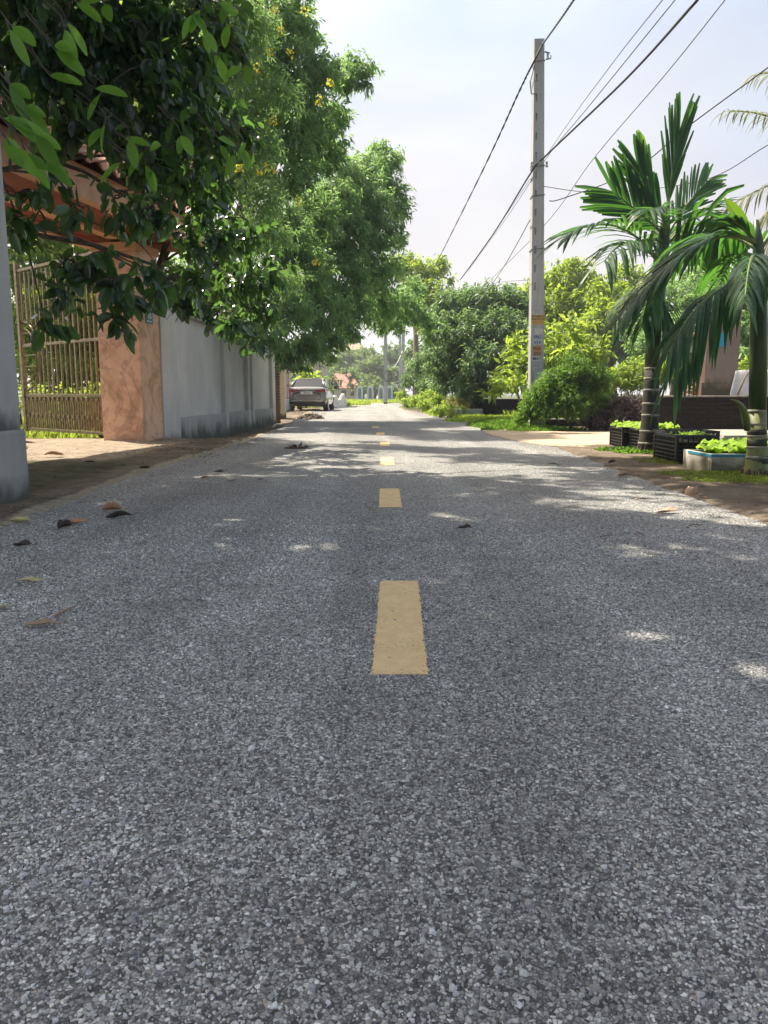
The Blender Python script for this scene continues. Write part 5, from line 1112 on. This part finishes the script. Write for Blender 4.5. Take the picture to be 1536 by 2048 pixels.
    for i, (u_, v_, y_) in enumerate(spots):
        b_ = P(u_, v_, y_); d = Vector((U(.2, .9), U(-.4, .4), U(-.9, -.1))) if u_ < 150 else Vector((U(-.6, .8), U(-.4, .4), U(-1, .1)))
        leaves('leaf', np.array([b_]), np.array([d]), np.array([(U(-.4, .4), -.9, U(.2, .8))]), np.array([U(.14, .20) if u_ < 350 else U(.12, .15)]), np.array([U(.055, .075)]), np.array([U(0, 1)]), BIG, r, 'fine', kind=None)
        mb.tube([b_, b_ - d.normalized() * .05 + Vector((0, 0, .03)), b_ + Vector((-.18, .05, .22))], .004, 4)
    mb.build('twigs', BARK, r)['kind'] = 'stuff'
jackfruit()

# tree with fine feathery leaves and yellow blossom over the wall
def blossom_tree():
    px = [(455, 130, 12.5, 55), (500, 60, 12.8, 60), (480, 220, 12.6, 60), (520, 290, 12.6, 50), (470, 340, 12.4, 50), (530, 400, 12.6, 45), (500, 470, 12.6, 45), (560, 190, 12.8, 40), (555, 470, 12.8, 35), (440, 30, 12.8, 60), (575, 560, 13.2, 35)]
    r = ftree('feathery_tree', 'fine leaved tree with small yellow blossoms between the jackfruit and the longan', px, (-4.9, 13.6, 0), .11, FEATH, .075, .016, cover=.75, per=26, tw=.34, droop_dir=.5)
    yb = leafmat('yellow_petal', [(.65, .50, .02), (.75, .62, .04)], (.9, .75, .05), .4); base = r.location
    for (u, v) in ((515, 135), (540, 105), (580, 107), (636, 200), (548, 240), (535, 335), (545, 345), (480, 340), (598, 403), (632, 525), (610, 20), (548, 20), (520, 345), (480, 330), (560, 60), (660, 165)):
        c_ = np.array(P(u, v, 12.0) - base); n = 16; leaves('blossom', c_[None] + rdir(n) * .05, rdir(n), rdir(n), np.full(n, .04), np.full(n, .03), RNG.random(n), yb, r, kind=None)
blossom_tree()

def longan():
    px = [(555, 40, 16.5, 85), (500, 130, 16, 90), (590, 140, 16.5, 75), (640, 150, 17, 45), (600, 60, 17, 45), (690, 150, 17.5, 34), (722, 140, 17.6, 22), (705, 118, 17.8, 16), (745, 128, 17.6, 14), (728, 165, 17.5, 14), (575, 230, 16.5, 85), (640, 250, 17.5, 55), (670, 235, 18, 32), (560, 330, 16.5, 85), (640, 310, 18, 50), (672, 300, 18.5, 26)]
    r = ftree('longan_tree', 'tallest roadside tree above the grey wall with a branch reaching out at its top', px, (-4.9, 17.6, 0), .22, LONG, .125, .042, cover=1.0, per=16, tw=.34, nl=10, droop_dir=.6, top=P(560, 200, 17),
              extra=[((-6.8, 15.5, 8.2), 1.3), ((-3.9, 18.4, 7.5), 1.3)])  # second leaf mass added to cast shade on the road
    px = [(740, 345, 23.5, 50), (778, 320, 24, 28), (765, 300, 24, 20), (700, 345, 22.5, 30), (720, 400, 22.5, 70), (790, 385, 24, 30), (800, 420, 24, 26), (660, 400, 21, 60), (620, 440, 20, 75), (690, 470, 22, 70), (760, 465, 23, 50), (795, 480, 24, 20), (560, 470, 18, 70), (600, 540, 18.5, 75), (680, 550, 21.5, 65), (745, 545, 23, 55), (785, 530, 24, 25),
          (640, 620, 19.5, 60), (580, 620, 17.5, 55), (700, 620, 22, 48), (550, 670, 16.8, 38), (610, 690, 19, 38), (660, 680, 20.5, 35), (700, 665, 21.5, 26), (760, 605, 24, 45), (800, 610, 25.5, 40), (830, 625, 27, 30), (850, 640, 27.5, 22), (795, 650, 26, 24), (760, 640, 25, 26), (580, 700, 19, 26), (575, 728, 20, 17), (598, 732, 20.5, 15), (560, 705, 19, 20), (630, 715, 21, 16), (825, 580, 26.5, 30), (660, 715, 22, 14)]
    r = ftree('spreading_tree', 'broad deep green tree leaning over the parked car and across the road', px, (-4.6, 21.5, 0), .26, LONG, .13, .042, cover=1.15, per=16, tw=.36, nl=16, droop_dir=.65, top=P(640, 420, 21.5), extra=[((-4.6, 21, 6.6), 1.5), ((-6, 23, 7), 1.6)])
longan()

# trees and shrubs in the garden behind the gateway and the wall
ftree('garden_tree', 'sunlit yellow green tree seen through the bars of the gate', [(40, 640, 19, 90), (130, 620, 19, 95), (60, 520, 19.5, 90), (160, 500, 20, 90), (210, 640, 19.5, 60), (20, 420, 20, 90), (230, 560, 21, 60), (100, 740, 18.5, 70), (180, 760, 18.5, 55), (90, 680, 20.5, 90), (200, 700, 20.5, 80), (150, 640, 21, 90), (260, 690, 21, 60)], (-9.5, 20, 0), .12, YELL, .14, .06, cover=1.0, per=12, tw=.4)
ftree('garden_tree', 'green tree filling the gap above the gateway roof behind the jackfruit leaves', [(60, 300, 22, 110), (200, 230, 23, 130), (330, 260, 23, 120), (100, 120, 23, 130), (280, 90, 24, 130), (420, 140, 24, 110), (400, 330, 22, 90), (330, 400, 21, 70), (480, 60, 24, 80)], (-9.0, 22.5, 0), .24, LIGHTL, .15, .06, cover=.95, per=12, tw=.4)
ftree('garden_tree', 'dark lower tree showing over the start of the grey wall', [(370, 560, 16.5, 55), (430, 560, 17, 60), (340, 600, 16, 25), (480, 600, 18, 50), (410, 500, 17, 55)], (-6.6, 17.2, 0), .12, LONG, .12, .045, cover=1.2, per=14, tw=.3)
ftree('low_shrub', 'sunlit leafy shrub low behind the gate bars', [(70, 800, 17, 35), (130, 805, 17, 38), (185, 800, 17, 34), (230, 790, 17, 25)], (-6.9, 17, 0), .03, YELL, .11, .05, cover=1.0, per=10, tw=.25, cat='shrub', nl=3)
ftree('small_banana_palm', 'small bright yellow green palm behind the parked car', [(614, 745, 41, 14), (622, 756, 41, 12), (605, 756, 41, 10)], (P(612, 800, 41).x, 41, 0), .06, YELL, .55, .09, cover=1.1, per=8, tw=.3, cat='small palm', nl=3, droop_dir=.2)
# right side
ftree('light_tree', 'tall loose yellow green tree left of the dark mango tree', [(825, 545, 46, 42), (800, 530, 46, 22), (868, 540, 46, 30), (888, 522, 46, 12), (840, 600, 45, 45), (870, 590, 45, 34), (812, 600, 45, 25), (850, 650, 44, 22), (900, 560, 46, 10)], (P(835, 800, 45).x, 45, 0), .22, LIGHTL, .20, .075, cover=.95, per=14, tw=.55, bark=BARKP)
ftree('mango_tree', 'large dark round mango tree left of the concrete pole', [(905, 615, 29, 42), (955, 605, 29, 46), (1010, 605, 29, 42), (1045, 610, 29, 30), (880, 660, 29, 42), (930, 670, 28, 62), (1000, 665, 28, 62), (1040, 680, 29, 40), (900, 720, 28, 50), (970, 730, 27, 60), (1020, 730, 28, 42), (940, 775, 27, 36), (895, 765, 28, 28), (985, 770, 27, 28)], (P(955, 830, 28).x, 28, 0), .25, MANGO, .19, .05, cover=1.35, per=14, tw=.42, droop_dir=.7)
ftree('roadside_shrub', 'dark leafy bush between the bend and the mango tree', [(840, 730, 36, 26), (855, 770, 35, 22), (820, 760, 38, 20), (875, 780, 34, 18)], (P(845, 800, 36).x, 36, 0), .06, MANGO, .16, .055, cover=1.2, per=12, tw=.35, cat='shrub', nl=3)
ftree('hillside_tree', 'sunlit round tree behind the concrete pole', [(1110, 565, 36, 45), (1150, 555, 37, 45), (1120, 610, 35, 48), (1170, 600, 36, 45), (1060, 590, 36, 30), (1090, 640, 35, 35), (1145, 535, 37, 22)], (P(1130, 800, 36).x, 36, 0), .22, LIGHTL, .20, .08, cover=1.15, per=14, tw=.5)
ftree('background_tree', 'yellow green tree behind the taller palm', [(1215, 590, 34, 45), (1250, 560, 35, 40), (1215, 640, 33, 50), (1270, 620, 33, 50), (1180, 650, 33, 30)], (P(1230, 800, 34).x, 34, 0), .2, LIGHTL, .19, .075, cover=1.15, per=14, tw=.48)
ftree('background_tree', 'dark green tree between the two areca palms', [(1350, 610, 30, 60), (1400, 570, 31, 55), (1340, 680, 29, 60), (1300, 700, 27, 50), (1400, 650, 30, 60), (1290, 650, 30, 40)], (P(1350, 800, 30).x, 30, 0), .2, LONG, .17, .06, cover=1.2, per=14, tw=.45)
ftree('background_tree', 'mixed green tree beyond the nearer palm at the right edge', [(1460, 600, 24, 60), (1520, 570, 24, 60), (1480, 660, 23, 50), (1540, 650, 23, 60), (1470, 720, 22, 40), (1530, 720, 22, 50), (1590, 620, 24, 60)], (P(1510, 800, 24).x, 24, 0), .16, LONG, .15, .055, cover=1.2, per=14, tw=.4)
ftree('young_fruit_tree', 'bright yellow green broad leaved young tree right of the concrete pole', [(1100, 680, 20.5, 40), (1150, 665, 20.8, 38), (1190, 690, 20.5, 36), (1130, 715, 20, 40), (1175, 720, 20, 34), (1085, 720, 20, 26)], (P(1128, 820, 20.3).x, 20.3, 0), .05, YELL, .22, .075, cover=.8, per=9, tw=.35, bark=BARKP, droop_dir=.25)
ftree('young_fruit_tree', 'bright yellow green low branches left of the concrete pole', [(1030, 690, 21, 24), (1045, 720, 20.5, 24), (1010, 770, 20, 26), (1040, 765, 19.5, 26), (1015, 740, 20.5, 20), (990, 785, 20.5, 16)], (P(1045, 830, 20.5).x, 20.5, 0), .04, YELL, .20, .07, cover=.8, per=9, tw=.32, cat='young tree', bark=BARKP, nl=5, droop_dir=.2)
FERN = leafmat('bush_leaf', [(.035, .075, .025), (.06, .12, .03), (.10, .18, .035)], (.26, .48, .05), .4, rough=.5)
ftree('feathery_bush', 'large soft green bush just right of the concrete pole', [(1110, 770, 15.9, 36), (1150, 745, 16, 40), (1190, 760, 16, 34), (1130, 800, 15.8, 36), (1180, 795, 15.9, 38), (1080, 790, 16, 24), (1205, 800, 16, 18), (1150, 815, 15.6, 28), (1100, 820, 15.8, 22)], (P(1145, 850, 16).x, 16, 0), .03, FERN, .085, .018, cover=1.7, per=22, tw=.24, cat='bush', nl=4, droop_dir=.3)
ftree('weed_clump', 'green weeds climbing the foot of the concrete pole', [(1060, 800, 16.3, 16), (1055, 825, 16.2, 18), (1075, 830, 16.2, 15), (1040, 838, 16.2, 14)], (P(1060, 855, 16.3).x, 16.3, 0), .015, FERN, .08, .02, cover=1.3, per=14, tw=.2, cat='weeds', nl=2, droop_dir=0)
ftree('hedge', 'bright yellow green hedge behind the taller palm trunk', [(1240, 750, 18.5, 26), (1275, 745, 18.5, 28), (1310, 750, 18.3, 26), (1340, 735, 18.2, 28), (1225, 765, 18.5, 16), (1260, 768, 18.3, 20), (1300, 768, 18.3, 20)], (P(1280, 830, 18.6).x, 18.6, 0), .03, YELL, .08, .03, cover=1.3, per=14, tw=.2, cat='hedge', nl=3)
ftree('leafy_plant', 'bright yellow green plant standing behind the white sheets', [(1485, 730, 15.6, 14), (1505, 722, 15.6, 14), (1525, 735, 15.6, 12)], (P(1500, 790, 15.6).x, 15.6, 0), .012, YELL, .13, .06, cover=1.0, per=7, tw=.18, cat='plant', nl=2)
ftree('roadside_bush', 'bright yellow green bush on the inside of the bend', [(835, 800, 33, 15), (855, 795, 32, 17), (875, 800, 31, 17), (815, 805, 35, 12), (850, 812, 30.5, 13), (895, 812, 29, 12), (805, 790, 38, 12)], (P(855, 825, 31.5).x, 31.5, 0), .03, YELL, .10, .045, cover=1.4, per=10, tw=.25, cat='bush', nl=3)
ftree('roadside_bush', 'low yellow green weeds in front of the bend and beside the kerb block', [(885, 826, 24.8, 9), (905, 823, 24.5, 10), (870, 822, 26, 9), (925, 818, 25, 8), (895, 818, 27, 9)], (P(895, 830, 25).x, 25, 0), .02, YELL, .08, .04, cover=1.3, per=9, tw=.2, cat='weeds', nl=2)
ftree('reddish_shrub', 'dry reddish green shrub beside the kerb block', [(905, 800, 27, 11), (920, 806, 26.5, 11), (935, 815, 26, 9)], (P(918, 828, 26.5).x, 26.5, 0), .02, leafmat('reddish_leaf', [(.12, .09, .05), (.16, .16, .05), (.22, .15, .08)], (.4, .35, .1), .4), .09, .03, cover=.9, per=9, tw=.25, cat='shrub', nl=2)
# far beyond the bend
for i, (px, lab) in enumerate((([(725, 745, 105, 26), (750, 735, 105, 26), (705, 760, 100, 18), (740, 765, 100, 22)], 'far hazy tree left of the distant pole'),
        ([(785, 720, 112, 34), (765, 750, 108, 26), (800, 750, 108, 26), (775, 775, 105, 20)], 'far round bluish tree behind the distant pole'),
        ([(660, 745, 98, 18), (645, 765, 96, 16), (672, 770, 96, 16)], 'far tree left of the red roofed shed'),
        ([(690, 715, 112, 22), (672, 730, 110, 20), (735, 715, 114, 26), (655, 720, 110, 18)], 'far tree rising beside the beige house'),
        ([(600, 760, 43.5, 16), (585, 775, 43.5, 14), (640, 765, 43.5, 12)], 'shaded tree right behind the parked car'),
        ([(620, 775, 90, 20), (600, 760, 92, 22), (580, 740, 95, 28)], 'far tree behind the parked car'),
        ([(664, 752, 88, 9), (672, 765, 88, 8), (704, 752, 88, 10), (699, 768, 88, 7), (690, 742, 88, 7)], 'small tree standing in front of the red roofed shed'),
        ([(750, 780, 92, 14), (768, 785, 92, 12), (730, 778, 92, 12), (790, 782, 90, 14)], 'low far shrubs behind the tombs'))):
    ftree('distant_tree', lab, px, (P(px[0][0], 790, px[0][2]).x, px[0][2], 0), .25, HAZY, .45, .20, cover=1.4, per=12, tw=1.0, nl=3, group='distant trees beyond the bend')
for i, (px, lab) in enumerate((([(850, 740, 60, 34), (830, 700, 62, 26), (870, 700, 60, 30)], 'shadowy tree behind the light tree'), ([(1060, 720, 50, 60), (1010, 700, 52, 50), (1100, 700, 50, 50)], 'dark tree far behind the concrete pole'),
        ([(1210, 690, 46, 60), (1270, 680, 46, 60), (1160, 720, 46, 50)], 'dark tree behind the yellow hedge'), ([(1400, 700, 44, 80), (1480, 660, 44, 80), (1560, 640, 44, 90)], 'dark tree behind the ruined pillar'))):
    ftree('backdrop_tree', lab, px, (P(px[0][0], 790, px[0][2]).x, px[0][2], 0), .25, MANGO, .30, .13, cover=1.2, per=12, tw=.8, nl=3, group='dark trees far behind the gardens')

# ================================================================ GRASS, WEEDS, LITTER
GRASS = leafmat('grass_blade', [(.05, .09, .02), (.10, .15, .03), (.20, .22, .06)], (.40, .52, .06), .4, rough=.6)
def scatter(name, label, pts, h, wd, m, lean=.5, shape='diamond', cat=None, z=None):
    pts = np.asarray(pts); n = len(pts); B = np.stack([pts[:, 0], pts[:, 1], (gz(pts[:, 0], np.minimum(pts[:, 1], 45)) if z is None else np.full(n, z))], 1)
    D = rdir(n) * lean + np.array([[0, 0, 1.0]]); o = leaves(name, B, D, rdir(n), h * RNG.uniform(.5, 1.3, n), wd * RNG.uniform(.6, 1.3, n), RNG.random(n), m, None, shape, droop=.25)
    tag(o, label, cat or 'grass', kind='stuff'); return o
def blobpts(specs):
    out = []
    for x, y, rx, ry, n in specs:
        a = RNG.random(n) * 6.28; q = RNG.random(n) ** .6; out.append(np.stack([x + np.cos(a) * q * rx, y + np.sin(a) * q * ry], 1))
    return np.concatenate(out)
scatter('verge_grass', 'dry yellowish grass tufts along the foot of the nearer palm', blobpts([(3.35, 6.55, .8, .30, 2600), (2.9, 7.05, .4, .2, 600), (3.5, 7.0, .6, .2, 1500), (3.0, 8.4, .22, .35, 500), (3.9, 6.2, .5, .3, 900)]), .055, .006, GRASS, .8)
scatter('verge_weeds', 'low green weeds on the dirt in front of the black crates', blobpts([(3.15, 9.7, .26, .22, 900), (3.4, 9.45, .24, .15, 500), (2.95, 9.95, .2, .12, 250)]), .085, .035, FERN, .9)
scatter('roadside_weeds', 'green grass and weeds spilling from the pole foot onto the road edge', blobpts([(2.85, 16.2, .75, .7, 6000), (2.55, 18.2, .5, 1.6, 4000), (3.4, 15.9, .7, .4, 2500), (3.2, 18.0, .9, .8, 3500)]), .19, .022, FERN, .7)
scatter('bed_grass', 'bright grass in the bed behind the kerb block', blobpts([(3.0, 21.8, 1.3, 1.6, 6000), (2.6, 25, .5, 2.0, 3000), (2.1, 29, .5, 3.0, 4500), (4.5, 22.5, 1.5, 1.5, 3000)]), .16, .03, YELL, .6)
scatter('far_grass', 'sunlit green grass on the far side of the bend', np.concatenate([np.stack([RNG.uniform(-6, 10, 22000), RNG.uniform(62, 80, 22000) + 6], 1), blobpts([(-3.4, 50, 1.3, 5, 5000), (-2.6, 58, 1.6, 4, 5000), (-4.3, 44, .8, 3, 2000)])]), .34, .07, YELL, .5, z=-.03)
scatter('garden_grass', 'rough grass in the gardens behind the walls', np.concatenate([np.stack([RNG.uniform(4, 16, 12000), RNG.uniform(18.5, 32, 12000)], 1), np.stack([RNG.uniform(-14, -4.2, 7000), RNG.uniform(14, 24, 7000)], 1)]), .30, .05, GRASS, .5)
LITT = leafmat('litter_leaf', [(.05, .032, .02), (.12, .075, .045), (.22, .15, .095), (.34, .26, .17)], (.2, .13, .08), .1, rough=.8)
def litter(name, label, pts, s0):
    pts = np.asarray(pts); n = len(pts); ed = np.maximum(LX(pts[:, 1]) - pts[:, 0], pts[:, 0] - RX(pts[:, 1])); z = np.where(ed > 0.02, np.maximum(gz(pts[:, 0], pts[:, 1]), -.01) + .016, .004)
    z = np.where(gz(pts[:, 0], pts[:, 1]) < -.06, gz(pts[:, 0], pts[:, 1]) + .012, z)
    D = rdir(n) * np.array([[1, 1, .18]]); Nn = rdir(n) * .35 + np.array([[0, 0, 1.0]])
    o = leaves(name, np.stack([pts[:, 0], pts[:, 1], z], 1), D, Nn, s0 * np.exp(RNG.normal(0, .45, n)), s0 * .5 * RNG.uniform(.5, 1.2, n), RNG.random(n), LITT, None, 'diamond', droop=0, fold=.3); tag(o, label, 'leaf litter', kind='stuff')
yy = RNG.uniform(9, 33, 1900); litter('leaf_litter', 'brown crumbled leaves along the foot of the grey wall', np.stack([-2.15 - np.abs(RNG.normal(0, .55, 1900)).clip(0, 1.3), yy], 1), .035)
yy = RNG.uniform(3.5, 12.5, 650); litter('leaf_litter', 'scattered leaf scraps on the mossy yard and left road edge', np.stack([LX(yy) + .25 - RNG.random(650) ** 1.5 * 3.4, yy], 1), .026)
yy = RNG.uniform(4.2, 12, 420); litter('leaf_litter', 'small leaf scraps on the dirt verge right of the road', np.stack([RX(yy) - .12 + RNG.random(420) ** 1.3 * 1.2, yy], 1), .026)
yy = RNG.uniform(1.6, 26, 260); litter('leaf_litter', 'tiny leaf scraps strewn over the road', np.stack([RNG.uniform(-2, 2.2, 260), yy], 1), .014)

for side in (-1, 1):
    n = 5200; yy = .8 + RNG.random(n) ** 1.4 * 17; e_ = np.where(side < 0, LX(yy), RX(yy)); litter('edge_grit', 'loose grit and crumbs along the %s edge of the road' % ('left' if side < 0 else 'right'), np.stack([e_ + side * RNG.normal(-.02, .13, n), yy], 1), .009)
def fallen_leaf(i, u, v, ln, wd, m, label, rz, curl=.6, stem=True):
    p = G(u, v); gl = gzf(p.x, p.y); z = max(.004, gl + .018) if (p.x < LX(p.y) or p.x > RX(p.y)) else .006
    p = G(u, v, z); mb = MB(); rows, cols = 9, 5; tw_ = U(-1.1, 1.1); cup = U(-.1, .45) * curl; ph = U(0, 6)
    for a in range(rows):
        t = a / (rows - 1); w_ = wd * math.sin(math.pi * min(1, t * .93 + .05)) ** .75 * .5 * U(.9, 1.08)
        for b_ in range(cols):
            s = (b_ - 2) / 2; mb.v.append((ln * (t - .5), w_ * s * (1 - .25 * curl), .003 + (abs(s) ** 1.4) * w_ * curl + (t - .45) ** 2 * ln * cup + math.sin(t * 7 + ph) * ln * .022 + tw_ * w_ * s * (t - .3) + U(0, .003)))
    for a in range(rows - 1):
        for b_ in range(cols - 1): q = a * cols + b_; mb.f.append((q, q + 1, q + cols + 1, q + cols))
    r = mb.build('fallen_leaf', m, smooth=True); md = r.modifiers.new('t', 'SOLIDIFY'); md.thickness = .0012
    if stem: MB().tube([(ln * .5, 0, .006), (ln * .62, .004, .010), (ln * .78, .012, .012)], .0016, 5).build('stalk', m, r)
    r.location = p; r.rotation_euler = (U(-.12, .12), U(-.1, .1), rz); tag(r, label, 'fallen leaf', 'dry leaves lying on the road and verge')
tan = mat('dry_leaf_tan', (.28, .19, .12), (.42, .30, .20), rough=.8, scale=30, bump=.002); dkl = mat('dry_leaf_dark', (.035, .028, .02), (.08, .06, .045), rough=.8, scale=30); yel = mat('dry_leaf_yellow', (.40, .35, .15), (.55, .48, .26), rough=.8, scale=30); orl = mat('dry_leaf_orange', (.34, .17, .08), (.45, .27, .16), rough=.8, scale=30)
FL = [(224, 1021, .12, .075, orl, 'upright orange brown leaf at the left road edge above the dark curled one', .4, 1.3), (238, 1034, .15, .07, dkl, 'long dark curled leaf under the orange brown one near the left road edge', .15, .9),
      (150, 1048, .13, .05, orl, 'pale orange leaf lying left of the dark curled pair', .1, .8), (130, 1055, .10, .07, dkl, 'crumpled grey leaf touching the pale orange one', 1.2, 1.2), (45, 1093, .09, .04, dkl, 'small black leaf near the left edge of the photo', .0, .9),
      (58, 1163, .085, .045, yel, 'pale yellow flat leaf near the left edge, above the long stalked one', .5, .3), (4, 1216, .05, .04, yel, 'bright yellow scrap at the very left edge', .2, .2), (84, 1251, .10, .042, tan, 'long stalked pale tan leaf nearest to the viewer on the left', .35, .5),
      (410, 957, .075, .05, orl, 'small tan leaf leftmost of three on the road before the pink pillar', .3, .7), (438, 945, .09, .04, dkl, 'dark leaf between the tan ones before the pink pillar', .1, .8), (464, 962, .08, .03, tan, 'thin flat tan leaf before the grey wall start', .2, .4), (520, 960, .05, .025, dkl, 'tiny dark leaf rightmost of those before the grey wall', 0, .5),
      (930, 1057, .075, .035, dkl, 'single dark leaf in the middle of the lane right of the watermark spot', -.2, .8), (1335, 1025, .15, .07, tan, 'large tan leaf in a sun patch at the right road edge', .15, .5), (1384, 992, .11, .09, tan, 'folded triangular tan leaf on the right dirt verge', .2, 1.5), (1282, 1000, .09, .035, tan, 'thin tan leaf left of the folded triangular one', .0, .5),
      (1108, 929, .16, .06, tan, 'broad pale leaf in the middle of the road before the driveway', .0, .4), (1248, 952, .13, .07, tan, 'tan leaf on the road edge before the black crates', .3, 1.0), (1224, 926, .09, .05, dkl, 'dark curled leaf on the dirt before the farther crate', .3, 1.1), (1330, 958, .10, .04, orl, 'reddish leaf on the dirt before the nearer crate', -.3, .9),
      (108, 910, .22, .09, orl, 'large brown leaf in the sunlight of the yard before the gate', .25, .8), (180, 925, .12, .05, dkl, 'dark leaf on the mossy yard', .1, .6), (290, 938, .10, .05, dkl, 'dark leaf pair nearest the sandy strip on the left', .2, 1.0), (1180, 962, .08, .03, tan, 'thin leaf on the road left of the right verge', .1, .3), (40, 1045, .11, .06, yel, 'yellowish leaf on the moss at the left road edge', .3, .9)]
FL[12] = FL[12][:5] + ('single dark leaf alone in the middle of the right lane',) + FL[12][6:]
for i, f in enumerate(FL): fallen_leaf(i, *f[:4], f[4], f[5], f[6], f[7])
tw = MATS['brown_bark']
for (u0, v0, u1, v1, lab) in ((1200, 1073, 1228, 1070, 'short brown twig on the road left of the right sun patches'), (1275, 1064, 1292, 1073, 'thin slanting twig on the road beside a sun patch'), (1378, 1050, 1405, 1050, 'dark twig lying flat near the right road edge'), (1212, 937, 1262, 939, 'long thin twig on the dirt before the crates'), (110, 1232, 152, 1212, 'long thin leaf stalk standing off the nearest left leaf')):
    o = MB().tube([G(u0, v0, .008), (G(u0, v0, .008) + G(u1, v1, .010)) / 2 + Vector((0, 0, .004)), G(u1, v1, .012)], [.004, .0035, .002], 5).build('twig', tw, smooth=True); tag(o, lab, 'twig')
def mound(name, label, c, rx, ry, h, n, cat):
    r = thing(name, label, cat); r.location = c; mb = MB(); k = 22; R_ = 7
    for a in range(R_):
        t = a / (R_ - 1)
        for b_ in range(k): an = b_ / k * 6.283; e = 1 + .18 * math.sin(an * 3 + a) + U(-.07, .07); mb.v.append((math.cos(an) * rx * t * e, math.sin(an) * ry * t * e, h * (1 - t * t) * U(.8, 1.15) - (.02 if a == R_ - 1 else 0)))
    for a in range(R_ - 1):
        for b_ in range(k): mb.f.append((a * k + b_, (a + 1) * k + b_, (a + 1) * k + (b_ + 1) % k, a * k + (b_ + 1) % k))
    mb.build('heap', mat('dirt_heap', (.05, .04, .035), (.12, .095, .08), rough=1, scale=14, bump=.02), r)
    q = RNG.random(n) ** .5; an = RNG.random(n) * 6.28; B = np.stack([np.cos(an) * q * rx, np.sin(an) * q * ry, h * (1 - q * q)], 1)
    o = leaves('leaf_litter', B, rdir(n) + np.array([[0, 0, .3]]), rdir(n), RNG.uniform(.03, .10, n), RNG.uniform(.015, .04, n), RNG.random(n) * .45, LITT, r)
mound('debris_heap', 'low dark heap of dirt and leaves on the road edge before the parked car', (P(622, 840, 23.8).x, 23.8, -.02), .42, .42, .16, 420, 'debris heap')
mound('debris_heap', 'small clump of dark leaves and twigs flat on the left lane', (G(590, 897).x, G(590, 897).y, .0), .16, .10, .025, 70, 'debris')
o = MB().tube(bez(P(545, 856, 17.4), P(549, 848, 17.4), P(556, 848, 17.5), 7), .022, 6).build('curved_husk', mat('pale_husk', (.55, .52, .46), rough=.8), smooth=True); tag(o, 'pale curved palm husk lying at the foot of the grey wall', 'husk')
# heap of dry brush
r = thing('brush_heap', 'heap of dry purplish brown brushwood on the driveway left of the taller palm', 'brush heap'); r.location = (4.75, 16.0, 0)
DRY = leafmat('dry_brush', [(.035, .026, .026), (.09, .07, .068), (.20, .165, .15)], (.2, .15, .13), .12, rough=.8)
B, D, N, Ln, W, R = twig_cloud([((0, 0, .25), .48), ((.35, .1, .38), .42), ((-.35, 0, .15), .32), ((.75, .2, .25), .4), ((0, -.3, .10), .35), ((.2, 0, .5), .25)], cov(1.5, .10, .022, 10), 10, .25, .10, .022, droop_dir=.1, hollow=.3, flat=.8)
B[:, 2] = np.abs(B[:, 2]) + .02; leaves('dry_leaves', B, D, N, Ln, W, R, DRY, r)
mb = MB()
for _ in range(150):
    a = Vector((U(-.6, 1.0), U(-.4, .35), U(.02, .5))); b_ = a + Vector((U(-1, 1), U(-1, 1), U(-.2, .8))) * .28; mb.tube([a, (a + b_) / 2 + Vector((0, 0, .03)), b_], [.008, .006, .003], 4)
mb.build('twigs', mat('dry_twig', (.07, .055, .05), (.16, .13, .12), rough=.9), r)['kind'] = 'stuff'

# ================================================================ AIR
hz = MB().box(-1400, 1400, -200, 1500, -1.2, 60).build('haze', None); hz['kind'] = 'stuff'
hm = bpy.data.materials.new('haze_air'); hm.use_nodes = True; hm.node_tree.nodes.clear()
vo_ = hm.node_tree.nodes.new('ShaderNodeVolumePrincipled'); oo_ = hm.node_tree.nodes.new('ShaderNodeOutputMaterial')
vo_.inputs['Color'].default_value = (.90, .95, 1.0, 1); vo_.inputs['Density'].default_value = 0.0011; vo_.inputs['Anisotropy'].default_value = .3
hm.node_tree.links.new(vo_.outputs[0], oo_.inputs['Volume']); hz.data.materials.append(hm)

for o in bpy.data.objects:
    if o.get('category') and not o.get('kind'): o['kind'] = 'thing'
